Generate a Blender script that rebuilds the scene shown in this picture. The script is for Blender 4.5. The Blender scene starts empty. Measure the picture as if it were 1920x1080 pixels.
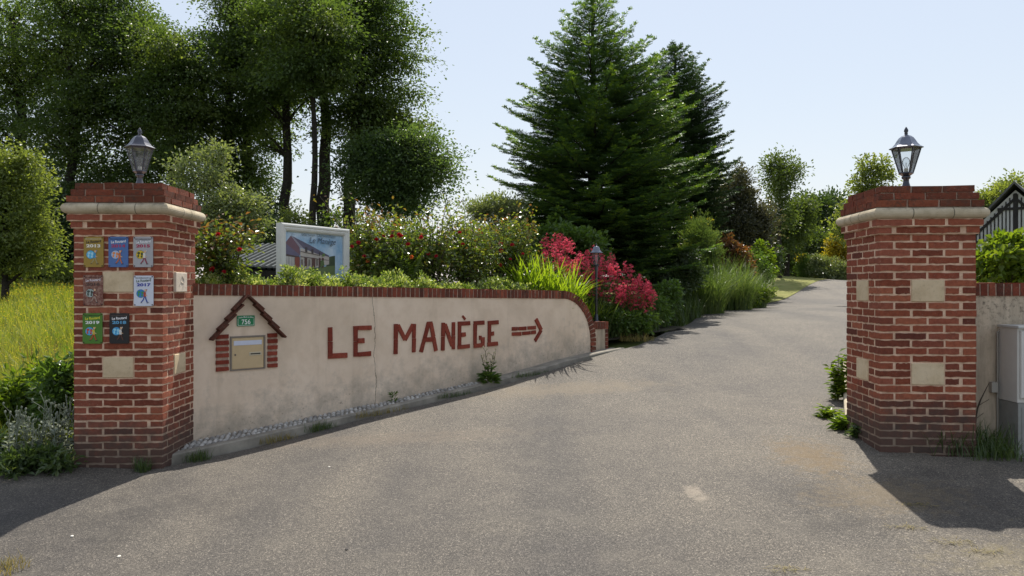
import bpy, math, random
import numpy as np
C = bpy.context
SC = C.scene
# ------------------------------------------------------------------ camera, sky, sun, exposure
EYE = 1.62
FPX = 1450.0
cam_d = bpy.data.cameras.new('camera')
cam_d.sensor_width = 36.0
cam_d.lens = 36.0 * FPX / 1920.0
cam_d.clip_start = 0.05
cam_d.clip_end = 3000.0
cam = bpy.data.objects.new('camera', cam_d)
SC.collection.objects.link(cam)
cam.location = (0, 0, EYE)
cam.rotation_euler = (math.radians(90), 0, 0)
SC.camera = cam
SUN_EL, SUN_AZ = math.radians(54), math.radians(14)      # azimuth to the right of the view (+Y)
w = bpy.data.worlds.new('World'); SC.world = w
w.use_nodes = True
wn = w.node_tree.nodes; wl = w.node_tree.links
bg = wn['Background']
sky = wn.new('ShaderNodeTexSky')
sky.sky_type = 'NISHITA'
sky.sun_disc = False
sky.sun_elevation = SUN_EL
sky.sun_rotation = SUN_AZ
sky.altitude = 50
sky.air_density = 1.5
sky.dust_density = 0.4
sky.ozone_density = 1.0
warm = wn.new('ShaderNodeMix'); warm.data_type = 'RGBA'; warm.blend_type = 'MULTIPLY'      # hazy summer air: a little less blue
warm.inputs[0].default_value = 1.0
warm.inputs[7].default_value = (1.12, 0.98, 0.87, 1)
wl.new(sky.outputs[0], warm.inputs[6])
veil = wn.new('ShaderNodeMix'); veil.data_type = 'RGBA'                                    # thin even high haze over the blue
veil.inputs[0].default_value = 0.72
veil.inputs[7].default_value = (4.45, 4.95, 5.95, 1)
wl.new(warm.outputs[2], veil.inputs[6])
wl.new(veil.outputs[2], bg.inputs[0])
bg.inputs[1].default_value = 0.115
sun_d = bpy.data.lights.new('sun', 'SUN')
sun_d.energy = 5.0
sun_d.angle = math.radians(0.5)
sun_d.color = (1.0, 0.94, 0.85)
sun = bpy.data.objects.new('sun', sun_d)
SC.collection.objects.link(sun)
sun.rotation_euler = (math.radians(90) - SUN_EL, 0, -SUN_AZ + math.pi)
sun.location = (10, 30, 40)
SC.view_settings.view_transform = 'Standard'
SC.view_settings.look = 'None'
SC.view_settings.exposure = 0.42
SC.view_settings.gamma = 1.0
try:
    SC.cycles.max_bounces = 12
    SC.cycles.diffuse_bounces = 8
    SC.cycles.transmission_bounces = 8
    SC.cycles.transparent_max_bounces = 12
    SC.cycles.sample_clamp_indirect = 6.0
except Exception:
    pass

# ------------------------------------------------------------------ helpers
RNG = np.random.default_rng(7)
UP = np.array([0., 0., 1.])

def P(px, py, Y):
    return np.array([(px - 960.0) * Y / FPX, Y, EYE + (540.0 - py) * Y / FPX])

def nrm(a):
    return a / np.maximum(np.linalg.norm(a, axis=-1, keepdims=True), 1e-9)

class MB:
    def __init__(s):
        s.v = []; s.n = 0; s.li = []; s.lt = []; s.fm = []; s.fs = []
    def add(s, verts, faces, mat=0, smooth=False):
        verts = np.asarray(verts, dtype=np.float64).reshape(-1, 3)
        if isinstance(faces, np.ndarray):
            f = faces.astype(np.int64)
            s.li.append((f + s.n).ravel()); k = f.shape[0]
            s.lt.append(np.full(k, f.shape[1], dtype=np.int64))
        else:
            k = len(faces)
            s.li.append(np.array([i + s.n for fc in faces for i in fc], dtype=np.int64))
            s.lt.append(np.array([len(fc) for fc in faces], dtype=np.int64))
        s.fm.append(np.full(k, mat, dtype=np.int32)); s.fs.append(np.full(k, smooth, dtype=bool))
        s.v.append(verts); s.n += len(verts)
        return s
    # --- solids
    def hexa(s, c, mat=0):
        """eight corners: bottom ring 0-3 counter-clockwise, top ring 4-7"""
        return s.add(c, [(3, 2, 1, 0), (4, 5, 6, 7), (0, 1, 5, 4), (1, 2, 6, 5), (2, 3, 7, 6), (3, 0, 4, 7)], mat)
    def box(s, x0, x1, y0, y1, z0, z1, mat=0, jit=0.0):
        c = np.array([(x0, y0, z0), (x1, y0, z0), (x1, y1, z0), (x0, y1, z0), (x0, y0, z1), (x1, y0, z1), (x1, y1, z1), (x0, y1, z1)], float)
        if jit: c = c + RNG.uniform(-jit, jit, c.shape)
        return s.hexa(c, mat)
    def bevbox(s, x0, x1, y0, y1, z0, z1, b, mat=0):
        """box whose front (-y) and top edges are chamfered: a stack of rings along y"""
        xs = [(b, 0), (0, b)]
        rings = []
        for (ins, dy) in ((b, 0.0), (0.0, b)):
            rings.append([(x0 + ins, y0 + dy, z0 + ins), (x1 - ins, y0 + dy, z0 + ins), (x1 - ins, y0 + dy, z1 - ins), (x0 + ins, y0 + dy, z1 - ins)])
        rings.append([(x0, y1, z0), (x1, y1, z0), (x1, y1, z1), (x0, y1, z1)])
        v = [p for r in rings for p in r]
        f = [(0, 1, 2, 3)]
        for k in range(2):
            for i in range(4):
                j = (i + 1) % 4
                f.append((k * 4 + j, k * 4 + i, (k + 1) * 4 + i, (k + 1) * 4 + j))
        f.append((11, 10, 9, 8))
        return s.add(v, f, mat)
    def tube(s, pts, rad, n=7, mat=0, cap=True):
        pts = np.asarray(pts, float); m = len(pts)
        rad = np.broadcast_to(np.asarray(rad, float), (m,))
        t = np.gradient(pts, axis=0); t = nrm(t)
        ref = np.array([1., 0., 0.]) if abs(t[0][0]) < 0.8 else np.array([0., 1., 0.])
        a = nrm(np.cross(t, ref)); b = np.cross(t, a)
        ang = np.arange(n) * 2 * math.pi / n
        ring = a[:, None, :] * np.cos(ang)[None, :, None] + b[:, None, :] * np.sin(ang)[None, :, None]
        v = pts[:, None, :] + ring * rad[:, None, None]
        i = np.arange(m - 1)[:, None] * n; j = np.arange(n)[None, :]; jn = (j + 1) % n
        f = np.stack([i + j, i + n + j, i + n + jn, i + jn], axis=-1).reshape(-1, 4)
        f = f[:, ::-1]
        s.add(v.reshape(-1, 3), f, mat, True)
        if cap:
            s.add(v[-1], [tuple(range(n))], mat); s.add(v[0], [tuple(range(n))[::-1]], mat)
        return s
    def lathe(s, prof, n=16, mat=0, centre=(0, 0, 0), smooth=True, rot=0.0):
        prof = np.asarray(prof, float); m = len(prof)
        ang = np.arange(n) * 2 * math.pi / n + rot
        v = np.zeros((m, n, 3))
        v[:, :, 0] = prof[:, 0:1] * np.cos(ang) + centre[0]
        v[:, :, 1] = prof[:, 0:1] * np.sin(ang) + centre[1]
        v[:, :, 2] = prof[:, 1:2] + centre[2]
        i = np.arange(m - 1)[:, None] * n; j = np.arange(n)[None, :]; jn = (j + 1) % n
        f = np.stack([i + j, i + jn, i + n + jn, i + n + j], axis=-1).reshape(-1, 4)
        s.add(v.reshape(-1, 3), f, mat, smooth)
        s.add(v[0], [tuple(range(n))[::-1]], mat); s.add(v[-1], [tuple(range(n))], mat)
        return s
    def prism(s, poly, y0, y1, mat=0, axis='xz'):
        """polygon in x,z (counter-clockwise seen from -y) with front at y0 and back at y1"""
        n = len(poly)
        v = [(x, y0, z) for x, z in poly] + [(x, y1, z) for x, z in poly]
        f = [tuple(range(n)), tuple(range(2 * n - 1, n - 1, -1))]
        for i in range(n):
            j = (i + 1) % n
            f.append((j, i, n + i, n + j))
        return s.add(v, f, mat)
    def leaves(s, p, d, nn, L, W, mat=0, fold=0.18):
        p = np.asarray(p); k = len(p)
        d = nrm(d); sd = nrm(np.cross(d, nn)); nn = np.cross(sd, d)
        L = np.broadcast_to(np.asarray(L, float), (k,))[:, None]; W = np.broadcast_to(np.asarray(W, float), (k,))[:, None]
        v = np.zeros((k, 4, 3))
        v[:, 0] = p
        v[:, 1] = p + d * L * 0.48 + sd * W * 0.5 + nn * W * fold
        v[:, 2] = p + d * L - nn * L * 0.10
        v[:, 3] = p + d * L * 0.48 - sd * W * 0.5 + nn * W * fold
        b = (np.arange(k) * 4)[:, None]
        f = np.concatenate([b + np.array([[0, 2, 1]]), b + np.array([[0, 3, 2]])], axis=0)
        return s.add(v.reshape(-1, 3), f, mat)
    def petals(s, p, d, nn, L, W, mat=0):
        p = np.asarray(p); k = len(p)
        d = nrm(d); sd = nrm(np.cross(d, nn))
        L = np.broadcast_to(np.asarray(L, float), (k,))[:, None]; W = np.broadcast_to(np.asarray(W, float), (k,))[:, None]
        v = np.stack([p, p + d * L * .5 + sd * W * .5, p + d * L, p + d * L * .5 - sd * W * .5], axis=1)
        f = (np.arange(k) * 4)[:, None] + np.array([[0, 3, 2, 1]])
        return s.add(v.reshape(-1, 3), f, mat)
    def blades(s, p, d, L, W, bend=0.6, seg=5, mat=0, lift=1.0):
        """arching ribbons: p base, d horizontal heading, L length, W width; bend 0 upright .. 1 falls over"""
        p = np.asarray(p); k = len(p)
        L = np.broadcast_to(np.asarray(L, float), (k,)); W = np.broadcast_to(np.asarray(W, float), (k,)); bend = np.broadcast_to(np.asarray(bend, float), (k,))
        u = np.linspace(0, 1, seg + 1)
        th = (math.pi * 0.5 - 0.15) - bend[:, None] * (u[None, :] ** 1.3) * 2.2 + RNG.normal(0, .05, (k, 1))
        dx = np.cos(th); dz = np.sin(th)
        hx = np.concatenate([np.zeros((k, 1)), np.cumsum((dx[:, 1:] + dx[:, :-1]) * .5, axis=1) / seg], axis=1) * L[:, None]
        hz = np.concatenate([np.zeros((k, 1)), np.cumsum((dz[:, 1:] + dz[:, :-1]) * .5, axis=1) / seg], axis=1) * L[:, None] * lift
        d = nrm(d); sd = np.stack([-d[:, 1], d[:, 0], np.zeros(k)], axis=1)
        c = p[:, None, :] + d[:, None, :] * hx[:, :, None] + UP[None, None, :] * hz[:, :, None]
        wd = W[:, None] * np.minimum(1.0, (1.02 - u[None, :] ** 2.5)) * .5
        l = c - sd[:, None, :] * wd[:, :, None]; r = c + sd[:, None, :] * wd[:, :, None]
        v = np.stack([l, r], axis=2)
        b = (np.arange(k) * (seg + 1) * 2)[:, None, None] + (np.arange(seg) * 2)[None, :, None]
        f = (b + np.array([0, 1, 3, 2])[None, None, :]).reshape(-1, 4)
        return s.add(v.reshape(-1, 3), f, mat, True)
    def flat(s, verts2, faces, fr, mat=0):
        """2-D verts mapped through fr(x, y) -> 3-D"""
        return s.add(np.array([fr(a, b) for a, b in verts2]), faces, mat)
    def build(s, name, mats, parent=None, loc=None, rz=None):
        me = bpy.data.meshes.new(name)
        v = np.concatenate(s.v); li = np.concatenate(s.li); lt = np.concatenate(s.lt)
        me.vertices.add(len(v)); me.vertices.foreach_set('co', v.astype(np.float32).ravel())
        me.loops.add(len(li)); me.loops.foreach_set('vertex_index', li.astype(np.int32))
        me.polygons.add(len(lt))
        ls = np.concatenate([[0], np.cumsum(lt)[:-1]])
        me.polygons.foreach_set('loop_start', ls.astype(np.int32))
        try: me.polygons.foreach_set('loop_total', lt.astype(np.int32))
        except Exception: pass
        if not isinstance(mats, (list, tuple)): mats = [mats]
        for m in mats: me.materials.append(m)
        me.polygons.foreach_set('material_index', np.concatenate(s.fm))
        me.polygons.foreach_set('use_smooth', np.concatenate(s.fs))
        me.update(calc_edges=True)
        me.validate()
        o = bpy.data.objects.new(name, me)
        SC.collection.objects.link(o)
        if parent is not None: o.parent = parent
        if loc is not None: o.location = loc
        if rz is not None: o.rotation_euler = (0, 0, rz)
        return o

def tag(o, label=None, cat=None, group=None, kind=None):
    if label: o['label'] = label
    if cat: o['category'] = cat
    if group: o['group'] = group
    if kind: o['kind'] = kind
    return o

def thing(name, label, cat, loc=(0, 0, 0), rz=0.0, group=None):
    o = bpy.data.objects.new(name, None)
    o.empty_display_size = 0.2
    SC.collection.objects.link(o)
    o.location = tuple(float(a) for a in loc); o.rotation_euler = (0, 0, rz)
    return tag(o, label, cat, group)

_tc = {}
def text2d(s, size=1.0, shear=0.0, bold=0.0, align='CENTER', width=None):
    """outline of a line of writing as flat verts and faces"""
    cu = bpy.data.curves.new('writing', 'FONT')
    cu.body = s; cu.size = size; cu.shear = shear; cu.offset = bold * size
    cu.align_x = align; cu.align_y = 'CENTER'; cu.resolution_u = 4
    ob = bpy.data.objects.new('writing', cu)
    SC.collection.objects.link(ob)
    dg = C.evaluated_depsgraph_get(); dg.update()
    oe = ob.evaluated_get(dg); me = oe.to_mesh()
    v = np.array([tuple(q.co)[:2] for q in me.vertices]); f = [tuple(p.vertices) for p in me.polygons]
    oe.to_mesh_clear()
    bpy.data.objects.remove(ob); bpy.data.curves.remove(cu)
    if width and len(v):
        ex = v[:, 0].max() - v[:, 0].min()
        v[:, 0] *= width / ex
    return v, f

# ------------------------------------------------------------------ materials
def lin(h):
    h = h.lstrip('#'); c = [int(h[i:i + 2], 16) / 255 for i in (0, 2, 4)]
    return tuple(x / 12.92 if x <= .04045 else ((x + .055) / 1.055) ** 2.4 for x in c)

class NT:
    def __init__(s, name):
        s.m = bpy.data.materials.new(name); s.m.use_nodes = True
        s.t = s.m.node_tree; s.n = s.t.nodes; s.n.clear()
        s.out = s.n.new('ShaderNodeOutputMaterial')
    def node(s, typ, **kw):
        n = s.n.new(typ)
        for k, v in kw.items():
            if k.startswith('i_'):
                key = k[2:]; key = int(key) if key.isdigit() else key.replace('_', ' ')
                if isinstance(v, bpy.types.NodeSocket): s.t.links.new(v, n.inputs[key])
                else: n.inputs[key].default_value = v
            else: setattr(n, k, v)
        return n
    def link(s, a, b): s.t.links.new(a, b)
    def coord(s): return s.node('ShaderNodeTexCoord').outputs['Object']
    def noise(s, scale, detail=4, rough=.6, vec=None, dist=0.0):
        n = s.node('ShaderNodeTexNoise', i_Scale=scale, i_Detail=detail, i_Roughness=rough, i_Distortion=dist)
        if vec is not None: s.link(vec, n.inputs['Vector'])
        return n.outputs['Fac']
    def ramp(s, fac, stops, interp='LINEAR'):
        r = s.node('ShaderNodeValToRGB'); r.color_ramp.interpolation = interp
        e = r.color_ramp.elements
        while len(e) < len(stops): e.new(0.5)
        for el, (p, c) in zip(e, stops):
            el.position = p; el.color = (*c, 1) if len(c) == 3 else c
        s.link(fac, r.inputs[0]); return r.outputs[0]
    def rampf(s, fac, a, b, va=0.0, vb=1.0):
        n = s.node('ShaderNodeMapRange', i_1=a, i_2=b, i_3=va, i_4=vb); n.clamp = True
        s.link(fac, n.inputs[0]); return n.outputs[0]
    def mix(s, fac, a, b, mode='MIX'):
        n = s.node('ShaderNodeMix', data_type='RGBA', blend_type=mode)
        for sock, v in ((n.inputs[0], fac), (n.inputs[6], a), (n.inputs[7], b)):
            if isinstance(v, bpy.types.NodeSocket): s.link(v, sock)
            elif isinstance(v, (int, float)): sock.default_value = v
            else: sock.default_value = (*v, 1)
        return n.outputs[2]
    def math(s, op, a, b=0.0):
        n = s.node('ShaderNodeMath', operation=op)
        for i, v in enumerate((a, b)):
            if isinstance(v, bpy.types.NodeSocket): s.link(v, n.inputs[i])
            else: n.inputs[i].default_value = v
        return n.outputs[0]
    def bump(s, h, strength=.3, dist=.01):
        return s.node('ShaderNodeBump', i_Strength=strength, i_Distance=dist, i_Height=h).outputs[0]
    def pbsdf(s, col, rough=.7, spec=.5, metal=0.0, normal=None, coat=0.0):
        n = s.node('ShaderNodeBsdfPrincipled')
        for k, v in (('Base Color', col), ('Roughness', rough), ('Specular IOR Level', spec), ('Metallic', metal), ('Coat Weight', coat)):
            if isinstance(v, bpy.types.NodeSocket): s.link(v, n.inputs[k])
            elif k == 'Base Color': n.inputs[k].default_value = (*v, 1)
            else: n.inputs[k].default_value = v
        if normal is not None: s.link(normal, n.inputs['Normal'])
        return n.outputs[0]
    def done(s, sh):
        s.link(sh, s.out.inputs[0]); return s.m

def leaf_mat(name, cols, transl=.4, tcol=(1.25, 1.35, .45), rough=.42, spec=.5, patch=.5, pscale=.9):
    transl = min(.6, transl * 1.3)
    """random tint per leaf, slow drift of tint over the plant, light shining through"""
    t = NT(name)
    g = t.node('ShaderNodeNewGeometry')
    r = g.outputs['Random Per Island']
    nz = t.noise(pscale, 3, .6, t.coord())
    fac = t.math('ADD', t.math('MULTIPLY', r, 1 - patch), t.math('MULTIPLY', t.rampf(nz, .3, .7), patch))
    k = len(cols)
    col = t.ramp(fac, [(.08 + .84 * i / max(k - 1, 1), c) for i, c in enumerate(cols)])
    b = t.pbsdf(col, rough, spec)
    tc = t.mix(1.0, col, tcol, 'MULTIPLY')
    tr = t.node('ShaderNodeBsdfTranslucent'); t.link(tc, tr.inputs[0])
    mx = t.node('ShaderNodeMixShader', i_Fac=transl); t.link(b, mx.inputs[1]); t.link(tr.outputs[0], mx.inputs[2])
    return t.done(mx.outputs[0])

def plain_mat(name, col, rough=.6, spec=.5, metal=0., var=.12, scale=8., bump=0., coat=0.):
    t = NT(name); co = t.coord()
    nz = t.noise(scale, 5, .6, co)
    c = t.mix(t.rampf(nz, .3, .7), tuple(x * (1 - var) for x in col), tuple(min(1, x * (1 + var)) for x in col))
    nm = t.bump(t.noise(scale * 12, 4, .6, co), bump, .004) if bump else None
    return t.done(t.pbsdf(c, rough, spec, metal, nm, coat))

def brick_mat(name, cols, dirt_z=None, lichen=.0):
    t = NT(name); co = t.coord()
    r = t.node('ShaderNodeNewGeometry').outputs['Random Per Island']
    k = len(cols)
    col = t.ramp(r, [(i / max(k - 1, 1), c) for i, c in enumerate(cols)])
    nz = t.noise(34, 6, .7, co)
    col = t.mix(t.rampf(nz, .35, .75), col, t.mix(1.0, col, (.55, .5, .5), 'MULTIPLY'))
    # pale lime bloom left by the mortar
    sp = t.noise(120, 3, .7, co)
    col = t.mix(t.math('MULTIPLY', t.rampf(sp, .60, .74), t.rampf(t.noise(5, 3, .6, co), .38, .64, 0, .75)), col, (.46, .36, .29))
    if dirt_z is not None:
        z = t.node('ShaderNodeSeparateXYZ', i_0=co).outputs[2]
        f = t.math('ADD', t.rampf(z, dirt_z + .65, dirt_z, 0, .95), t.math('MULTIPLY', t.math('SUBTRACT', t.noise(9, 5, .7, co), .5), .9))
        col = t.mix(t.rampf(f, .3, .75, 0, .8), col, (.055, .050, .042))
    if lichen:
        col = t.mix(t.math('MULTIPLY', t.rampf(t.noise(22, 5, .75, co), .5, .62), lichen), col, (.05, .045, .035))
    nm = t.bump(t.noise(90, 6, .7, co), .55, .006)
    return t.done(t.pbsdf(col, .86, .25, 0, nm))

M = {}
BR = [lin('#8b4a34'), lin('#99553e'), lin('#a66248'), lin('#924d38'), lin('#9f5d48'), lin('#7a4131'), lin('#8b4a34'), lin('#6a3a2e')]
M['brick'] = brick_mat('pillar brick', BR, dirt_z=.02)
M['cap_brick'] = brick_mat('pillar cap brick', [lin('#8a4a35'), lin('#754231'), lin('#955339'), lin('#603829')], lichen=.55)
M['coping_brick'] = brick_mat('coping brick', [lin('#8e4936'), lin('#7c402f'), lin('#693a2b'), lin('#9a563f'), lin('#533026')], lichen=.5)
M['slip_brick'] = brick_mat('letter brick', [lin('#8e3e2e'), lin('#80382a'), lin('#984a38')])
M['tile'] = brick_mat('clay tile', [lin('#6e3d30'), lin('#5a382c'), lin('#76402f')], lichen=.4)

def mortar():
    t = NT('mortar'); co = t.coord()
    c = t.ramp(t.noise(14, 6, .65, co), [(.3, lin('#bd9d84')), (.55, lin('#dab99e')), (.75, lin('#e8ccb2'))])
    z = t.node('ShaderNodeSeparateXYZ', i_0=co).outputs[2]
    f = t.math('ADD', t.rampf(z, .65, .03, 0, .9), t.math('MULTIPLY', t.math('SUBTRACT', t.noise(9, 5, .7, co), .5), .9))
    c = t.mix(t.rampf(f, .3, .8, 0, .75), c, (.10, .09, .075))
    return t.done(t.pbsdf(c, .95, .15, 0, t.bump(t.noise(140, 5, .7, co), .6, .006)))
M['mortar'] = mortar()
M['coping_mortar'] = plain_mat('coping mortar', lin('#a48c7b'), .95, .15, 0, .35, 20, .5)

def stucco():
    t = NT('stucco'); co = t.coord()
    sep = t.node('ShaderNodeSeparateXYZ', i_0=co)
    x, z = sep.outputs[0], sep.outputs[2]
    c = t.ramp(t.noise(1.6, 6, .6, co, .4), [(.28, lin('#cbb8a1')), (.5, lin('#dfcbb4')), (.72, lin('#e8d5bf'))])
    c = t.mix(t.rampf(t.noise(8, 6, .7, co), .45, .75, 0, .35), c, lin('#c4ab90'))
    # vertical run-off streaks
    st = t.node('ShaderNodeMapping'); st.inputs['Scale'].default_value = (7, 7, .55); t.link(co, st.inputs[0])
    sn = t.noise(1.0, 5, .7, st.outputs[0])
    c = t.mix(t.rampf(sn, .54, .78, 0, .32), c, lin('#a08d76'))
    # grey splash band at the foot: attribute 'foot' is the height over the pavement
    at = t.node('ShaderNodeAttribute', attribute_name='foot').outputs['Fac']
    nb = t.noise(5.0, 7, .72, co)
    f = t.math('ADD', t.rampf(at, .70, .02, 0, .72), t.math('MULTIPLY', t.math('SUBTRACT', nb, .5), 1.9))
    c = t.mix(t.rampf(f, .34, .86, 0, .62), c, lin('#948d80'))
    blk = t.math('MULTIPLY', t.rampf(t.noise(26, 6, .75, co), .56, .70), t.rampf(t.math('ADD', t.rampf(at, .42, .0, 0, .8), t.math('MULTIPLY', t.math('SUBTRACT', t.noise(2.2, 3, .6, co), .5), 1.4)), .35, .7))
    c = t.mix(t.math('MULTIPLY', blk, .8), c, lin('#3d3b33'))
    # hairline crack
    jag = t.math('ADD', t.math('MULTIPLY', t.math('SUBTRACT', t.noise(3.0, 2, .5, co), .5), .16), t.math('MULTIPLY', t.math('SUBTRACT', t.noise(22, 4, .7, co), .5), .035))
    dist = t.math('ABSOLUTE', t.math('SUBTRACT', t.math('ADD', x, jag), 1.885))
    c = t.mix(t.rampf(dist, .0055, .0015, 0, .75), c, lin('#4b443a'))
    nm = t.bump(t.noise(60, 6, .7, co), .25, .006)
    return t.done(t.pbsdf(c, .93, .2, 0, nm))
M['stucco'] = stucco()

def grey_stucco():
    t = NT('weathered stucco'); co = t.coord()
    c = t.ramp(t.noise(2.0, 6, .65, co, .5), [(.28, lin('#a89a84')), (.5, lin('#c4b39c')), (.72, lin('#d0c0a9'))])
    st = t.node('ShaderNodeMapping'); st.inputs['Scale'].default_value = (6, 6, .7); t.link(co, st.inputs[0])
    c = t.mix(t.rampf(t.noise(1.3, 6, .7, st.outputs[0]), .45, .72, 0, .7), c, lin('#6f675b'))
    z = t.node('ShaderNodeSeparateXYZ', i_0=co).outputs[2]
    c = t.mix(t.math('MULTIPLY', t.rampf(t.noise(24, 6, .75, co), .5, .66), t.math('ADD', t.rampf(z, .82, 1.08, 0, .8), .12)), c, lin('#4a463d'))
    return t.done(t.pbsdf(c, .93, .2, 0, t.bump(t.noise(60, 6, .7, co), .3, .006)))
M['grey_stucco'] = grey_stucco()

def stone():
    t = NT('cast stone'); co = t.coord()
    c = t.ramp(t.noise(7, 6, .65, co, .3), [(.28, lin('#b8a383')), (.5, lin('#ceb998')), (.72, lin('#d8c5a6'))])
    c = t.mix(t.rampf(t.noise(40, 6, .75, co), .55, .72, 0, .5), c, lin('#7f7666'))
    return t.done(t.pbsdf(c, .9, .25, 0, t.bump(t.noise(80, 5, .7, co), .3, .005)))
M['stone'] = stone()
def cornice_stone():
    t = NT('cornice stone'); co = t.coord()
    c = t.ramp(t.noise(5, 6, .7, co, .5), [(.28, lin('#93876d')), (.5, lin('#bcae94')), (.72, lin('#cdc0a8'))])
    nz = t.node('ShaderNodeNewGeometry').outputs['Normal']
    up = t.node('ShaderNodeSeparateXYZ', i_0=nz).outputs[2]
    f = t.math('ADD', t.rampf(up, .0, .9, 0, .5), t.math('MULTIPLY', t.math('SUBTRACT', t.noise(16, 6, .75, co), .5), 1.3))
    c = t.mix(t.rampf(f, .25, .7, 0, .8), c, lin('#6b6558'))
    return t.done(t.pbsdf(c, .9, .25, 0, t.bump(t.noise(60, 5, .7, co), .35, .006)))
M['cornice'] = cornice_stone()
M['white_stone'] = plain_mat('pale limestone', lin('#cfc2b0'), .85, .3, 0, .12, 20, .4)

def asphalt():
    t = NT('asphalt'); co = t.coord()
    vor = t.node('ShaderNodeTexVoronoi', i_Scale=210.0); t.link(co, vor.inputs['Vector'])
    chip = t.node('ShaderNodeSeparateColor', i_0=vor.outputs['Color']).outputs[0]
    c = t.ramp(chip, [(0, (.034, .031, .027)), (.5, (.080, .072, .062)), (.82, (.130, .117, .100)), (.96, (.18, .16, .135)), (1, (.34, .31, .26))])
    v2 = t.node('ShaderNodeTexVoronoi', i_Scale=85.0); t.link(co, v2.inputs['Vector'])
    chip2 = t.node('ShaderNodeSeparateColor', i_0=v2.outputs['Color']).outputs[1]
    c = t.mix(t.rampf(chip2, .93, .99, 0, .5), c, (.27, .24, .20))
    big = t.noise(.55, 5, .6, co, .6)
    c = t.mix(t.rampf(big, .3, .7), t.mix(1.0, c, (.74, .73, .74), 'MULTIPLY'), t.mix(1.0, c, (1.2, 1.16, 1.08), 'MULTIPLY'))
    mp = t.node('ShaderNodeMapping'); mp.inputs['Rotation'].default_value = (0, 0, math.radians(-34)); mp.inputs['Scale'].default_value = (1.1, .10, 1); t.link(co, mp.inputs[0])
    trk = t.noise(1.0, 3, .5, mp.outputs[0], .3)
    c = t.mix(t.rampf(trk, .36, .62), t.mix(1.0, c, (.80, .80, .82), 'MULTIPLY'), t.mix(1.0, c, (1.14, 1.12, 1.08), 'MULTIPLY'))
    mid = t.noise(3.5, 6, .7, co, .5)
    c = t.mix(t.rampf(mid, .5, .78, 0, .45), c, (.155, .135, .105))
    # moss and dead grass worn into the edge by the right pillar, and along the kerb
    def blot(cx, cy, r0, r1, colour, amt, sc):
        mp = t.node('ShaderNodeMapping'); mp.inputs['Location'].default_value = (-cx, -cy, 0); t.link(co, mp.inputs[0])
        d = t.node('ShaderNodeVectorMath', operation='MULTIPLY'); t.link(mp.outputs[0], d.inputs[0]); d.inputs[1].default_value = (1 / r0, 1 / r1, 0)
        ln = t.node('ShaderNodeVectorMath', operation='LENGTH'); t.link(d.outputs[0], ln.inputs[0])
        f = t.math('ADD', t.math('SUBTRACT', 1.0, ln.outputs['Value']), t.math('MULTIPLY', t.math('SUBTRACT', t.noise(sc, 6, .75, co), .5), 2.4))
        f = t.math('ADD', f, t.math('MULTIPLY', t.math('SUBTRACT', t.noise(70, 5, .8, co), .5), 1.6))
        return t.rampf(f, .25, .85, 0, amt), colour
    for a in ((-3.3, 4.9, 2.4, 1.5, 2.2), (3.0, 4.6, 2.1, 1.25, 2.2), (.2, 2.2, 3.6, 1.7, 1.6)):  # darker old street asphalt; the tone also paints the pillar shadows deeper
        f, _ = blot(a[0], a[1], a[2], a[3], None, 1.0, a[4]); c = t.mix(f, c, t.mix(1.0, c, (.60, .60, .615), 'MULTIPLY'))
    for a in ((2.22, 5.75, .42, .75, (.145, .095, .040), .7, 9), (2.35, 4.9, .75, .55, (.15, .11, .06), .55, 12), (2.9, 3.9, 1.2, .4, (.19, .155, .085), .5, 12),
              (-1.2, 6.9, 2.2, .35, (.17, .13, .09), .32, 7), (.6, 8.6, 1.8, .5, (.18, .14, .09), .45, 5), (1.2, 5.05, .10, .26, (.27, .225, .17), .75, 16), (3.2, 4.35, .4, .2, (.22, .18, .09), .7, 12)):
        f, colr = blot(*a); c = t.mix(f, c, colr)
    nm = t.bump(t.node('ShaderNodeMath', operation='ADD', i_0=vor.outputs['Distance'], i_1=t.noise(300, 3, .6, co)).outputs[0], .5, .004)
    return t.done(t.pbsdf(c, .82, .4, 0, nm))
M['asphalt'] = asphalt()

def soil(name, cs, sc=3.):
    t = NT(name); co = t.coord()
    c = t.ramp(t.noise(sc, 8, .7, co), [(.3, cs[0]), (.5, cs[1]), (.7, cs[2])])
    return t.done(t.pbsdf(c, .95, .15, 0, t.bump(t.noise(40, 6, .7, co), .6, .02)))
M['ground'] = soil('meadow soil', [(.05, .06, .018), (.08, .10, .025), (.12, .13, .04)], 1.5)
M['bed'] = soil('garden soil', [(.03, .025, .018), (.05, .045, .03), (.08, .07, .04)])
M['lawn'] = soil('mown grass', [(.13, .15, .035), (.20, .20, .06), (.27, .25, .09)], 2.5)
M['concrete'] = plain_mat('kerb concrete', lin('#8b857a'), .92, .2, 0, .3, 6, .5)
M['bark'] = soil('bark', [(.020, .017, .014), (.035, .030, .024), (.055, .047, .037)], 9)
M['bark_pale'] = soil('pale bark', [(.06, .05, .04), (.10, .085, .065), (.15, .13, .10)], 14)
M['stem'] = plain_mat('green stem', (.07, .085, .025), .6, .4, 0, .3, 10)
M['cane'] = plain_mat('woody cane', (.055, .045, .025), .7, .3, 0, .3, 14)
M['lamp_metal'] = plain_mat('dark lamp metal', (.018, .021, .032), .30, .6, .35, .25, 30, 0, .35)
M['lamp_hood'] = plain_mat('polished dark lamp roof', (.16, .17, .20), .24, .6, .85, .2, 30, 0, .2)
M['grey_lamp'] = plain_mat('weathered lamp metal', (.060, .060, .078), .36, .6, .3, .35, 24, 0, .15)

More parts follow.
